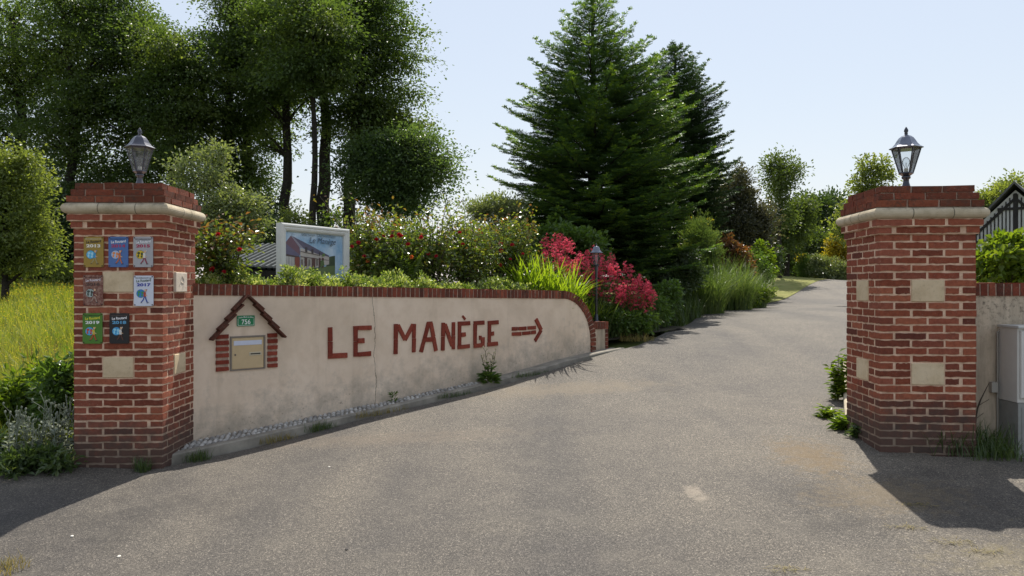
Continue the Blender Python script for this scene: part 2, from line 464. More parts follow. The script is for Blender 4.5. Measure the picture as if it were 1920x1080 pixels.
def glass():
    t = NT('lantern glass')
    tr = t.node('ShaderNodeBsdfTransparent'); tr.inputs[0].default_value = (.93, .95, .96, 1)
    gl = t.node('ShaderNodeBsdfGlossy', i_Roughness=.06)
    fr = t.node('ShaderNodeLayerWeight', i_Blend=.22).outputs['Fresnel']
    mx = t.node('ShaderNodeMixShader'); t.link(t.math('ADD', t.math('MULTIPLY', fr, .8), .07), mx.inputs[0]); t.link(tr.outputs[0], mx.inputs[1]); t.link(gl.outputs[0], mx.inputs[2])
    return t.done(mx.outputs[0])
M['glass'] = glass()
def dusty_glass():
    t = NT('dusty lantern glass'); co = t.coord()
    tr = t.node('ShaderNodeBsdfTransparent'); tr.inputs[0].default_value = (.8, .82, .84, 1)
    df = t.pbsdf((.6, .61, .6), .25, .7)
    mx = t.node('ShaderNodeMixShader'); t.link(t.rampf(t.noise(30, 5, .7, co), .35, .75, .04, .34), mx.inputs[0]); t.link(tr.outputs[0], mx.inputs[1]); t.link(df, mx.inputs[2])
    return t.done(mx.outputs[0])
M['dusty_glass'] = dusty_glass()
def col_mat(h, rough=.45, var=.06, name=None): 
    k = 'c' + h + str(rough)
    if k not in M: M[k] = plain_mat(name or ('paint ' + h), lin(h), rough, .45, 0, var, 12)
    return M[k]
# ------------------------------------------------------------------ terrain
CT = np.array([
    (-3.1, 6.05, -1.43), (-6, 6.0, -1.45), (-12, 6, -1.5), (2.8, 5.8, -1.23), (3.8, 6.0, -1.24), (7, 6, -1.18), (13, 6, -1.1),
    (-2.5, 6.45, -1.43), (-1.45, 7.55, -1.29), (-.35, 8.6, -1.17), (.45, 9.35, -1.045), (1.3, 10.2, -.87),
    (0, 0, -1.62), (0, 3, -1.50), (-4, 3, -1.62), (4, 3, -1.40), (-4, 0, -1.72), (4, 0, -1.55), (0, -6, -1.7), (-10, 2, -1.75), (10, 2, -1.3), (-10, -8, -1.8), (10, -8, -1.5),
    (-3, 4.7, -1.5), (2.4, 4.5, -1.33),
    (1.75, 11, -.78), (2.9, 13, -.63), (6.07, 20, -.455), (8.3, 25, -.25), (15.0, 35, .22), (9.0, 25, -.24), (17, 40, .36), (22, 48, .25), (28, 60, -.3),
    (3.0, 6.8, -1.18), (3.73, 8.8, -1.03), (6, 11, -.72), (5.2, 12.2, -.56), (11, 18, -.35), (15, 24, -.1), (22, 33, .3),
    (-5, 8, -1.2), (-8, 12, -.9), (-12, 20, -.45), (-22, 35, .05), (-45, 35, .05), (-6, 18, -.4), (-4, 30, .0), (2, 24, -.25), (5, 34, .45),
    (10.5, 33, .56), (8.0, 29, .32), (15, 12, -.6), (30, 20, 0), (35, 40, .3), (-60, 60, .2), (0, 70, 0), (60, 60, 0), (-60, 0, -1.2), (60, 0, -.8), (-40, -50, -1.8), (40, -50, -1.6), (0, 120, -1), (-120, 100, 0), (120, 100, 0), (-120, -60, -2), (120, -60, -1.5)])
def _tps():
    X = CT[:, :2]; n = len(X)
    d2 = ((X[:, None] - X[None]) ** 2).sum(-1)
    K = np.where(d2 > 0, d2 * np.log(np.maximum(d2, 1e-12)), 0) * .5 + np.eye(n) * .05
    Pm = np.concatenate([np.ones((n, 1)), X], 1)
    A = np.zeros((n + 3, n + 3)); A[:n, :n] = K; A[:n, n:] = Pm; A[n:, :n] = Pm.T
    return np.linalg.solve(A, np.concatenate([CT[:, 2], np.zeros(3)]))
_W = _tps()
def H(x, y):
    """height of the road / ground surface (world z)"""
    x = np.asarray(x, float); y = np.asarray(y, float)
    d2 = (x[..., None] - CT[:, 0]) ** 2 + (y[..., None] - CT[:, 1]) ** 2
    r = (np.where(d2 > 1e-12, d2 * np.log(np.maximum(d2, 1e-12)), 0) * .5) @ _W[:len(CT)]
    return EYE + r + _W[-3] + _W[-2] * x + _W[-1] * y

def sheet(name, G, mat, kind='structure'):
    """G: (m, n, 3) grid of points -> one sheet"""
    m, n = G.shape[:2]
    i = np.arange(m - 1)[:, None] * n; j = np.arange(n - 1)[None, :]
    f = np.stack([i + j, i + j + 1, i + n + j + 1, i + n + j], axis=-1).reshape(-1, 4)
    b = MB(); b.add(G.reshape(-1, 3), f, 0, True)
    return tag(b.build(name, mat), kind=kind)

gx = np.concatenate([np.linspace(-900, -150, 8), np.linspace(-120, -32, 16), np.arange(-30, 45, .75), np.linspace(48, 120, 14), np.linspace(150, 900, 8)])
gy = np.concatenate([np.linspace(-300, -60, 6), np.linspace(-50, -14, 8), np.arange(-12, 60, .75), np.linspace(64, 120, 10), np.linspace(150, 1200, 8)])
GX, GY = np.meshgrid(gx, gy)
GZ = H(np.clip(GX, -120, 120), np.clip(GY, -60, 120)) - .07
far = (np.abs(GX) > 120) | (GY > 120) | (GY < -60)
GZ[far] = EYE - 1.2
tag(sheet('ground', np.stack([GX, GY, GZ], -1), M['ground']), 'rough meadow ground around the drive')

# street in front of the gate and the drive that climbs away
sx = np.arange(-40, 40.01, .5); sy = np.arange(-12, 5.71, .295)
SX, SY = np.meshgrid(sx, sy)
bs = MB()
def grid_faces(m, n, off=0):
    i = np.arange(m - 1)[:, None] * n; j = np.arange(n - 1)[None, :]
    return np.stack([i + j, i + j + 1, i + n + j + 1, i + n + j], axis=-1).reshape(-1, 4) + off
bs.add(np.stack([SX, SY, H(SX, SY)], -1).reshape(-1, 3), grid_faces(*SX.shape), 0, True)
pu, pv = np.meshgrid(np.linspace(0, 1, 40), np.linspace(0, 1, 4))
pxr = -3.2 + .829 * .42 * pv; PX_ = -16 * (1 - pu) + pxr * pu; PY_ = sy[-1] + pv * np.interp(PX_, [-4.6, -3.9], [.08, .42])
PX_ = -16 * (1 - pu) + (-3.2 + .829 * (PY_ - sy[-1])) * pu
bs.add(np.stack([PX_, PY_, H(PX_, PY_)], -1).reshape(-1, 3), grid_faces(*PX_.shape), 0, True)
Ledge = np.array([(-3.2, sy[-1]), (-2.62, 6.4), (-1.3, 7.75), (.2, 9.25), (1.75, 10.75), (2.9, 13), (6.07, 20), (8.9, 25), (15.0, 35), (18.5, 40), (23, 48), (27, 56)])
Redge = np.array([(3.1, sy[-1]), (3.05, 6.5), (3.5, 7.8), (4.05, 9), (5.1, 10.6), (6.3, 12.6), (9.1, 19), (11.8, 23.5), (18.6, 33), (22.5, 38), (28, 46), (32, 54)])
rows = []
for a in range(len(Ledge) - 1):
    k = max(3, int(np.linalg.norm(Ledge[a + 1] - Ledge[a]) / .45))
    for u in np.linspace(0, 1, k, endpoint=False):
        l = Ledge[a] * (1 - u) + Ledge[a + 1] * u; r = Redge[a] * (1 - u) + Redge[a + 1] * u
        vv = np.linspace(0, 1, 17)[:, None]
        p = l * (1 - vv) + r * vv
        # ragged edge far from the kerbs
        if a >= 4: p[0] += RNG.normal(0, .05, 2)
        rows.append(p)
R2 = np.array(rows)
bs.add(np.concatenate([R2, H(R2[..., 0], R2[..., 1])[..., None]], -1).reshape(-1, 3), grid_faces(*R2.shape[:2]), 0, True)
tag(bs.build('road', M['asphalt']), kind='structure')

# lawn at the top of the drive
lx, ly = np.meshgrid(np.linspace(0, 1, 24), np.linspace(0, 1, 30))
la = np.array([(6.6, 21.0), (8.75, 24.9), (14.85, 35), (18.4, 40), (23, 48.5)])
def along(pts, u):
    d = np.concatenate([[0], np.cumsum(np.linalg.norm(np.diff(pts, axis=0), axis=1))]); u = u * d[-1]
    return np.stack([np.interp(u, d, pts[:, 0]), np.interp(u, d, pts[:, 1])], -1)
LW = along(la, ly); wv = 6.5 * lx
LX = LW[..., 0] - wv * .9 + .25; LY = LW[..., 1] + wv * .45
tag(sheet('lawn', np.stack([LX, LY, H(LX, LY) + .012 - .1 * (lx > .98)], -1), M['lawn']))

# ------------------------------------------------------------------ the lettered wall: its own frame (s along, t back, z up)
P0 = np.array([-2.80, 6.80]); WA = math.radians(43.8)
WD = np.array([math.cos(WA), math.sin(WA)]); WN = np.array([-math.sin(WA), math.cos(WA)])
WZ = EYE - 1.34
BS_S = np.array([-.6, 0, 1.87, 3.2, 4.26, 5.4, 5.9, 6.4]); BS_Z = np.array([-1.385, -1.34, -1.21, -1.10, -.974, -.81, -.755, -.70])
def base(s): return EYE + np.interp(s, BS_S, BS_Z)
def W3(s, t, z): 
    q = P0 + WD * s + WN * t
    return np.array([q[0], q[1], z])
def ray_local(px, py, org, rz, dy=0.0):
    d = np.array([(px - 960) / FPX, 1.0, (540 - py) / FPX])
    n = np.array([math.sin(rz), -math.cos(rz)]); o = np.array(org[:2]) + n * (-dy)
    k = (o @ n) / (d[:2] @ n); p = d * k
    r = p[:2] - np.array(org[:2])
    return r[0] * math.cos(rz) + r[1] * math.sin(rz), EYE + p[2] - (org[2] if len(org) > 2 else 0.0)
WORG = (P0[0], P0[1], WZ)
def wl_(px, py): return ray_local(px, py, WORG, WA)
S_ARC, S_END = 4.80, 5.46
def coptop(s): return EYE + .04 - .0158 * s - WZ           # local z of the coping's top on the straight run
RX, RZ = S_END - S_ARC, .70
def arcpt(a, inset=0.0):
    zc = coptop(S_ARC) - RZ
    return np.array([S_ARC + (RX - inset) * math.sin(a), zc + (RZ - inset) * math.cos(a)])
wall = thing('rendered_wall', 'cream rendered wall with brick coping and LE MANÈGE in brick letters', 'wall', (P0[0], P0[1], WZ), WA)
def bodytop(s):
    z = coptop(np.minimum(s, S_ARC)) - .103
    k = np.clip((s - S_ARC) / (RX - .103), 0, 1)
    return np.where(s > S_ARC, coptop(S_ARC) - RZ + (RZ - .103) * np.sqrt(np.maximum(1 - k ** 2, 0)), z)
b = MB()
ss = np.concatenate([np.linspace(-.22, S_ARC, 60), S_ARC + (RX - .103) * np.sin(np.linspace(.06, math.pi / 2, 16))])
vv = np.linspace(0, 1, 16) ** 1.0
bot = base(ss) - WZ - .2; top = np.maximum(bodytop(ss), bot + .01)
Z = bot[:, None] + (top - bot)[:, None] * vv[None]
S_ = np.repeat(ss[:, None], 16, 1)
fr_ = np.stack([S_, np.zeros_like(S_), Z], -1); bk_ = np.stack([S_, np.full_like(S_, .2), Z], -1)
n0 = b.n
b.add(fr_.reshape(-1, 3), grid_faces(len(ss), 16)[:, ::-1], 0)
b.add(bk_.reshape(-1, 3), grid_faces(len(ss), 16), 0)
foot = np.concatenate([(Z - (base(ss) - WZ)[:, None]).ravel()] * 2)
wb = b.build('wall_body', M['stucco'], wall)
at = wb.data.attributes.new('foot', 'FLOAT', 'POINT'); at.data.foreach_set('value', foot.astype(np.float32))
# coping: bricks on edge, fanned round the end
b = MB(); bm_ = MB()
def coping_brick(mb, c, tx, tz, hw, hh, y0, y1, mat=0):
    """c lower-centre in (x,z), t along unit; hh height along the normal"""
    nx, nz = -tz, tx
    j = lambda: RNG.uniform(-.0022, .0022)
    cs = []
    for y in (0, 1):
        pass
    q = [(-hw, 0), (hw, 0), (hw, hh), (-hw, hh)]
    yo = RNG.uniform(-.003, .003)
    v = []
    for yy in (y0 + yo, y1):
        for a, h in q:
            v.append((c[0] + tx * (a + j()) + nx * (h + j()), yy + j(), c[1] + tz * (a + j()) + nz * (h + j())))
    mb.add(v, [(0, 1, 2, 3), (7, 6, 5, 4), (1, 0, 4, 5), (2, 1, 5, 6), (3, 2, 6, 7), (0, 3, 7, 4)], mat)
pitch = .0605
s = -.02
while s < S_ARC:
    coping_brick(b, (s + pitch / 2, coptop(s + pitch / 2) - .103), 1, -.0158, .0235, .103 + RNG.uniform(-.003, .002), -.012, .212)
    s += pitch
na = 17
for i in range(na):
    a = (i + .5) / na * (math.pi / 2)
    p = arcpt(a, .103); q = arcpt(a); nrmv = q - p; ln = np.linalg.norm(nrmv); nrmv /= ln
    coping_brick(b, p, nrmv[1], -nrmv[0], .0225, .103, -.012, .212)
cb = b
inner = [(x, coptop(x) - .102) for x in np.linspace(-.03, S_ARC, 12)] + [tuple(arcpt(a, .102)) for a in np.linspace(.08, math.pi / 2, 18)]
outer = [(x, coptop(x) - .006) for x in np.linspace(-.03, S_ARC, 12)] + [tuple(arcpt(a, .006)) for a in np.linspace(.08, math.pi / 2, 18)]
k = len(inner)
v = [(x, -.006, z) for x, z in inner] + [(x, -.006, z) for x, z in outer] + [(x, .206, z) for x, z in inner] + [(x, .206, z) for x, z in outer]
f = []
for i in range(k - 1):
    f += [(i, i + 1, k + i + 1, k + i), (2 * k + i + 1, 2 * k + i, 3 * k + i, 3 * k + i + 1), (k + i, k + i + 1, 3 * k + i + 1, 3 * k + i), (i + 1, i, 2 * k + i, 2 * k + i + 1)]
f += [(0, k, 3 * k, 2 * k), (k - 1, 3 * k - 1, 4 * k - 1, 2 * k - 1)]
cb.add(v, f, 1)
# the coping runs down the end of the wall to the pavement as a brick jamb
zz = arcpt(math.pi / 2)[1] - .0
while zz > base(S_END) - WZ - .06:
    cb.box(S_END - .103, S_END, -.012, .212, zz - .051, zz - .004, 0, .002); zz -= .0605
cb.build('brick_coping', [M['coping_brick'], M['coping_mortar']], wall)

def bar(mb, p, q, wdt, depth=.014, mat=0, split=True):
    """a brick slip between two points (x,z) of the wall face"""
    p = np.array(p); q = np.array(q); L = np.linalg.norm(q - p)
    k = max(1, int(round(L / .17))) if split else 1
    t = (q - p) / L; n = np.array([-t[1], t[0]])
    for i in range(k):
        a = p + t * (L * i / k + (.0015 if i else 0)); c = p + t * (L * (i + 1) / k - .0015)
        dd = depth + RNG.uniform(-.002, .002)
        w0, w1 = wdt / 2 + RNG.uniform(-.002, .002), wdt / 2 + RNG.uniform(-.002, .002)
        pts = [a - n * w0, c - n * w1, c + n * w1, a + n * w0]
        v = [(x + RNG.uniform(-.002, .002), -dd, z + RNG.uniform(-.002, .002)) for x, z in pts] + [(x, .004, z) for x, z in pts]
        mb.add(v, [(0, 1, 2, 3), (7, 6, 5, 4), (1, 0, 4, 5), (2, 1, 5, 6), (3, 2, 6, 7), (0, 3, 7, 4)], mat)
c4 = lambda x, y: wl_(560 + x / 3, 500 + y / 3)
LET = {
    'L': [((175, 341), (175, 500)), ((163, 503), (272, 497))],
    'E1': [((318, 334), (318, 506)), ((331, 344), (408, 342)), ((331, 417), (368, 415)), ((331, 494), (405, 488))],
    'M': [((545, 322), (543, 492)), ((556, 330), (597, 412)), ((597, 412), (642, 326)), ((648, 322), (645, 482))],
    'A': [((686, 480), (728, 320)), ((770, 474), (742, 318)), ((712, 411), (756, 408)), ((720, 322), (750, 320))],
    'N': [((811, 315), (809, 472)), ((820, 325), (862, 445)), ((869, 312), (868, 465))],
    'E2': [((903, 326), (902, 446)), ((894, 321), (962, 317)), ((914, 383), (937, 380)), ((892, 453), (960, 446)), ((920, 277), (936, 297))],
    'G': [((991, 322), (990, 440)), ((983, 318), (1043, 314)), ((983, 445), (1042, 440)), ((1034, 397), (1034, 432)), ((1014, 400), (1026, 399))],
    'E3': [((1071, 320), (1070, 430)), ((1062, 317), (1122, 312)), ((1081, 377), (1096, 375)), ((1060, 438), (1118, 432))]}
for kx, strokes in LET.items():
    b = MB()
    for (a, c) in strokes:
        slim = .03 if kx == 'E2' and a == (920, 277) else .047
        bar(b, c4(*a), c4(*c), slim * RNG.uniform(.93, 1.05), .013 + .002 * RNG.random())
    b.build('brick_letter', M['slip_brick'], wall)
b = MB()
for a, c in [((1198, 350), (1229, 349)), ((1234, 349), (1280, 346)), ((1286, 345), (1333, 342)), ((1198, 379), (1250, 377)), ((1256, 376), (1302, 371)), ((1307, 370), (1332, 368))]:
    bar(b, c4(*a), c4(*c), .044, .013, 0, False)
bar(b, c4(1332, 296), c4(1362, 357), .050, .015, 0, False); bar(b, c4(1363, 356), c4(1327, 418), .050, .013, 0, False)
b.build('brick_arrow', M['slip_brick'], wall)
# little gable of clay tiles over the letter box, and the two brick piers under it
c7 = lambda x, y: wl_(380 + x / 6, 540 + y / 6)
TL = [((472, 88), (318, 248)), ((428, 186), (243, 352)), ((342, 294), (152, 468)), ((250, 402), (72, 582))]
TR = [((488, 88), (658, 238)), ((562, 184), (742, 346)), ((646, 288), (824, 446)), ((734, 390), (897, 550))]
for sgn, T in ((1, TL), (-1, TR)):
    for i, (a, c) in enumerate(T):
        b = MB()
        p = np.array(c7(*a)); q = np.array(c7(*c)); t = nrm(q - p); n = np.array([-t[1], t[0]]) * .0085
        pts = [p - n, q - n, q + n, p + n]
        dpt = .07 + .004 * i
        b.add([(x, -dpt, z) for x, z in pts] + [(x, -.001, z) for x, z in pts], [(0, 1, 2, 3), (7, 6, 5, 4), (1, 0, 4, 5), (2, 1, 5, 6), (3, 2, 6, 7), (0, 3, 7, 4)] if sgn > 0 else [(0, 1, 2, 3), (7, 6, 5, 4), (1, 0, 4, 5), (2, 1, 5, 6), (3, 2, 6, 7), (0, 3, 7, 4)])
        b.build('roof_tile', M['tile'], wall)
for x0, x1, tops, hh in ((146, 287, (520, 588, 660, 732, 808, 885), 54), (727, 834, (505, 570, 642, 710, 778, 845), 50)):
    b = MB()
    for tz in tops:
        xa, za = c7(x0, tz + hh); xb, zb = c7(x1, tz)
        b.box(xa, xb, -.016, .01, min(za, zb), max(za, zb), 0, .002)
    xa, za = c7(x0, tops[-1] + hh); xb, zb = c7(x1, tops[0])
    b.box(xa + .004, xb - .004, -.008, .01, za + .004, zb - .004, 1)
    b.build('brick_pier', [M['slip_brick'], M['coping_mortar']], wall)

def wthing(name, label, cat, s, z, group=None, t=0.0):
    q = W3(s, t, WZ + z); return thing(name, label, cat, q, WA, group)
# letter box let into the wall
xa, za = c7(306, 935); xb, zb = c7(700, 528)
mx, mz = (xa + xb) / 2, za
mb_ = wthing('letter_box', 'beige metal letter box set in the cream wall under the little tiled gable', 'letter box', mx, mz)
hw, hh = (xb - xa) / 2, zb - za
cream = col_mat('#c2ab84', .42); grey_m = col_mat('#7d746a', .5)
b = MB()
for (x0, x1, z0, z1) in ((-hw, hw, hh - .014, hh), (-hw, -hw + .013, 0.0, hh - .014), (hw - .013, hw, 0.0, hh - .014), (-hw + .013, hw - .013, 0, .010)): b.box(x0, x1, -.012, .02, z0, z1)
b.build('frame', grey_m, mb_)
b = MB(); b.bevbox(-hw + .016, hw - .016, -.009, .015, .013, hh - .017, .003); b.build('door', cream, mb_)
kx = lambda px: (c7(px, 700)[0] - mx); kz = lambda px, py: c7(px, py)[1] - mz
b = MB(); b.bevbox(kx(345), kx(660), -.012, -.008, kz(345, 649), kz(345, 597), .002); b.build('name_strip', col_mat('#c8cede', .3), mb_)
b = MB(); x0, x1, z0, z1 = kx(518), kx(656), kz(518, 761), kz(518, 722)
b.bevbox(x0, x1, -.013, -.008, z0, z1, .002, 0); b.box(x0 + .012, x1 - .012, -.0145, -.0125, z0 + .011, z1 - .010, 1)
b.build('slot', [col_mat('#c2b9a0', .4), col_mat('#2a2622', .6)], mb_)
b = MB(); b.add([(kx(360) + .009 * math.cos(a), -.0115, kz(360, 752) + .009 * math.sin(a)) for a in np.arange(12) * math.pi / 6], [tuple(range(12))], 0)
b.box(kx(360) - .0015, kx(360) + .004, -.0135, -.0105, kz(360, 752) - .006, kz(360, 752) + .002, 1)
b.build('lock', [col_mat('#6e675c', .3), col_mat('#241f1b', .5)], mb_)
# enamel number plate
def rrect(w, h, r, n=5):
    out = []
    for cx, cz, a0 in ((w / 2 - r, -h / 2 + r, -90), (w / 2 - r, h / 2 - r, 0), (-w / 2 + r, h / 2 - r, 90), (-w / 2 + r, -h / 2 + r, 180)):
        for i in range(n + 1):
            a = math.radians(a0 + 90 * i / n); out.append((cx + r * math.cos(a), cz + r * math.sin(a)))
    return out
def writing(parent, name, s, size, x, z, y, mat, width=None, shear=0, bold=0, align='CENTER', tilt=0.0, height=None, arch=0.0):
    v, f = text2d(s, size, shear, bold, align, width)
    if height:
        e = v[:, 1].max() - v[:, 1].min(); v[:, 1] = (v[:, 1] - (v[:, 1].max() + v[:, 1].min()) / 2) * height / e
    if arch: v[:, 1] = v[:, 1] - arch * (v[:, 0] / max(abs(v[:, 0]).max(), 1e-6)) ** 2
    ca, sa = math.cos(tilt), math.sin(tilt)
    vv = [(x + a * ca - c * sa, y, z + a * sa + c * ca) for a, c in v]
    b = MB(); b.add(vv, f); return b.build(name, mat, parent)
xa, za = c7(383, 440); xb, zb = c7(582, 300)
nw, nh = xb - xa, .098
np_ = wthing('house_number_plate', 'green enamel house number plate reading 756 on the cream wall', 'number plate', (xa + xb) / 2, (c7(482, 438)[1] + c7(482, 300)[1]) / 2)
green, white = col_mat('#1d7a4c', .25), col_mat('#e4e8e4', .35)
b = MB(); b.prism(rrect(nw, nh, .008), -.008, -.001); b.build('plate', green, np_)
b = MB(); o_, i_ = rrect(nw - .014, nh - .014, .007), rrect(nw - .020, nh - .020, .005); k = len(o_)
o_ = [(x, z if z < 0 else z - .018) for x, z in o_]; i_ = [(x, z if z < 0 else z - .018) for x, z in i_]
b.add([(x, -.0088, z) for x, z in o_ + i_], [(i, (i + 1) % k, k + (i + 1) % k, k + i) for i in range(k) if not (o_[i][1] > .02 and o_[(i + 1) % k][1] > .02)])
b.build('border', white, np_)
writing(np_, 'number', '756', .06, 0, -.009, -.0088, white, nw * .5, 0, .012, height=.045)
writing(np_, 'place_name', 'Sainte Marie au Bosc', .02, 0, nh / 2 - .013, -.0088, white, nw * .86, .15, .01, height=.013, arch=.006)

# ------------------------------------------------------------------ low end wall beside the lettered wall
lwz = base(5.75) - .1
low = thing('low_wall', 'short low rendered wall edged in brick at the foot of the lamp post', 'wall', (*(P0 + WD * 5.475 + WN * .07), lwz), WA)
lx0, lx1 = 0.0, .34
ztop = EYE - .47 - lwz
b = MB(); b.box(lx0, lx1 - .055, 0, .16, -.1, ztop - .103); b.build('wall_body', M['grey_stucco'], low)
b = MB(); x = lx0 + .002
while x < lx1 - .02:
    b.box(x, x + .046, -.012, .172, ztop - .101, ztop + RNG.uniform(-.004, .002), 0, .002); x += .0575
z = ztop - .110
while z > -.05:
    b.box(lx1 - .058, lx1 - .006, -.012, .172, z - .048, z, 0, .002); z -= .058
b.box(lx0 + .001, lx1 - .01, -.006, .166, ztop - .102, ztop - .007, 1); b.box(lx1 - .054, lx1 - .010, -.006, .166, -.1, ztop - .104, 1)
b.build('brick_edging', [M['coping_brick'], M['coping_mortar']], low)

# ------------------------------------------------------------------ pebble strip and kerb under the wall
def tout(s): return np.interp(s, [-.75, -.6, 0, 1.87, 3.2, 5.4, 6.4], [-.22, -.27, -.27, -.21, -.15, -.13, -.12])
ks = np.linspace(-.41, 5.84, 90)
kd = lambda s_: float(np.interp(s_, [4.6, 5.8], [0, -.065]))
G = np.array([[W3(s_, t_, base(s_) + dz + kd(s_)) for t_, dz in ((tout(s_) - .085, -.14), (tout(s_) - .08, -.012), (tout(s_) - .07, 0), (tout(s_), 0), (tout(s_) + .001, -.012), (.03, -.012))] for s_ in ks])
b = MB(); b.add(G.reshape(-1, 3), grid_faces(90, 6)[:, ::-1], 0); b.add(G[0], [tuple(range(6))], 0)
tag(b.build('kerb', M['concrete']), kind='structure')
pe = MB(); ico = []
for s_ in np.arange(-.39, 3.2, .052):
    t_ = tout(s_) + .028; r_ = 0
    while t_ < -.012 - .0:
        x_ = s_ + (.026 if r_ % 2 else 0) + RNG.uniform(-.007, .007)
        c = W3(x_, t_ + RNG.uniform(-.005, .005), base(x_) - .010)
        ra, rb, an = RNG.uniform(.018, .028), RNG.uniform(.014, .020), RNG.uniform(-.5, .5) + WA
        prof = [(1.0, 0.0), (.86, .45), (.5, .8), (.12, .95)]
        vs = []
        for pr, ph in prof:
            for q in range(7):
                aa = q * 2 * math.pi / 7
                lx_, ly_ = ra * pr * math.cos(aa), rb * pr * math.sin(aa)
                vs.append((c[0] + lx_ * math.cos(an) - ly_ * math.sin(an), c[1] + lx_ * math.sin(an) + ly_ * math.cos(an), c[2] + .020 * ph))
        fs = [(i * 7 + q, i * 7 + (q + 1) % 7, (i + 1) * 7 + (q + 1) % 7, (i + 1) * 7 + q) for i in range(3) for q in range(7)] + [tuple(range(21, 28))]
        pe.add(vs, fs, 0, True)
        t_ += .043; r_ += 1
tp = NT('pebbles'); rr = tp.node('ShaderNodeNewGeometry').outputs['Random Per Island']
M['pebble'] = tp.done(tp.pbsdf(tp.ramp(rr, [(0, lin('#74706a')), (.5, lin('#98948d')), (1, lin('#bab6ae'))]), .6, .4))
tag(pe.build('pebble_pavement', M['pebble']), kind='structure')

# ------------------------------------------------------------------ gate pillars
PW = .6955; FULL, JT, CH = .2205, .0170, .0566
def pillar(label, centre, zb, yaw, zc, ch, cap_h, stones):
    root = thing('gate_pillar', label, 'pillar', (centre[0], centre[1], zb), yaw, 'brick gate pillars')
    b = MB(); h = PW / 2
    def brick(face, u0, u1, z0, z1, out):
        """face 0 front(-y) 1 right(+x) 2 back 3 left; u along the face from its left end seen from outside"""
        nx = 8; us = np.linspace(u0, u1, nx)
        zl = z0 + RNG.uniform(-.0038, .0030, nx) + RNG.uniform(-.0015, .0015); zh = z1 + RNG.uniform(-.0030, .0038, nx) + RNG.uniform(-.0015, .0015)
        us = us + np.concatenate([[RNG.uniform(-.003, .003)], np.zeros(nx - 2), [RNG.uniform(-.003, .003)]])
        o = out + RNG.uniform(-.0015, .0025); dep = .095
        v = []
        for q in range(nx):
            e = .003 if q in (0, nx - 1) else 0
            v += [(us[q], -(h + o - e), zl[q]), (us[q], -(h + o - e), zh[q]), (us[q], -(h + o - dep), zh[q]), (us[q], -(h + o - dep), zl[q])]
        v = np.array(v); v[:, 0] -= h
        f = []
        for q in range(nx - 1):
            a, c = q * 4, q * 4 + 4
            f += [(a, c, c + 1, a + 1), (a + 1, c + 1, c + 2, a + 2), (a + 3, a, c, c + 3)[::-1][::-1], (a + 2, c + 2, c + 3, a + 3)]
        f += [(0, 1, 2, 3), ((nx - 1) * 4 + 3, (nx - 1) * 4 + 2, (nx - 1) * 4 + 1, (nx - 1) * 4)]
        a = face * math.pi / 2; ca, sa = math.cos(a), math.sin(a)
        v = np.stack([v[:, 0] * ca - v[:, 1] * sa, v[:, 0] * sa + v[:, 1] * ca, v[:, 2]], -1)
        b.add(v, f, 0)
    nk = int((zc + .2) / CH) + 1
    stone_rows = {}
    for (face, k0, mat) in stones:
        for k in range(k0, k0 + 3): stone_rows.setdefault((face, k), []).append((FULL + JT * .6, 2 * FULL + JT * 1.4))
    for k in range(nk):
        z1 = zc - k * CH - .006; z0 = z1 - CH + .014
        out = {0: .036, 1: .018}.get(k, 0.0)
        for face in range(4):
            A = (k + face) % 2 == 0
            if A: segs = [(-out, FULL), (FULL + JT, 2 * FULL + JT), (2 * FULL + 2 * JT, PW + out)]
            else:
                e = .1 - .003
                a0 = .0985 + JT - out * 0
                segs = [(a0, a0 + FULL), (a0 + FULL + JT, a0 + 2 * FULL + JT), ]
                rest = PW - .0985 - JT - segs[-1][1] - JT
                if rest > .02: segs.append((segs[-1][1] + JT, PW - .0985 - JT))
            for (u0, u1) in segs:
                parts = [(u0, u1)]
                for (c0, c1) in stone_rows.get((face, k), []):
                    nxt = []
                    for (p0, p1) in parts:
                        if p1 <= c0 or p0 >= c1: nxt.append((p0, p1)); continue
                        if p0 < c0 - JT: nxt.append((p0, c0 - JT * .6))
                        if p1 > c1 + JT: nxt.append((c1 + JT * .6, p1))
                    parts = nxt
                for (p0, p1) in parts: 
                    if p1 - p0 > .012: brick(face, p0, p1, z0, z1, out)
    q = h - .0045
    b.box(-q, q, -q, q, -.25, zc - 2 * CH, 1); 
    for k in (0, 1):
        q2 = q + {0: .036, 1: .018}[k]; b.box(-q2, q2, -q2, q2, zc - (k + 1) * CH + .0005, zc - k * CH, 1)
    b.build('shaft', [M['brick'], M['mortar']], root)
    for (face, k0, mat) in stones:
        m = MB(); u0, u1 = FULL + JT * .55 - h, 2 * FULL + JT * 1.45 - h
        z1 = zc - k0 * CH - .003; z0 = z1 - 3 * CH + .008; pr = .004 if mat != 'white_stone' else .016
        m.bevbox(u0, u1, -h - pr, -h + .05, z0, z1, .004)
        if mat == 'white_stone':
            for (ax, az, bx, bz) in ((-.05, -.03, .0, .055), (.0, .055, .045, .02), (.045, .02, .02, -.05), (-.02, .0, .03, -.01)):
                m.tube([((u0 + u1) / 2 + ax, -h - pr, (z0 + z1) / 2 + az), ((u0 + u1) / 2 + bx, -h - pr, (z0 + z1) / 2 + bz)], .004, 6)
        o = m.build('stone_block', M[mat], root); o.rotation_euler = (0, 0, face * math.pi / 2)
        if mat == 'white_stone': o['label'] = 'pale carved stone block'
    # half round cornice
    prof = [(-.02, zc)] + [(.024 + (ch / 2) * 1.0 * math.cos(a), zc + ch / 2 + ch / 2 * math.sin(a)) for a in np.linspace(-math.pi / 2, math.pi / 2, 11)] + [(-.06, zc + ch)]
    m = MB()
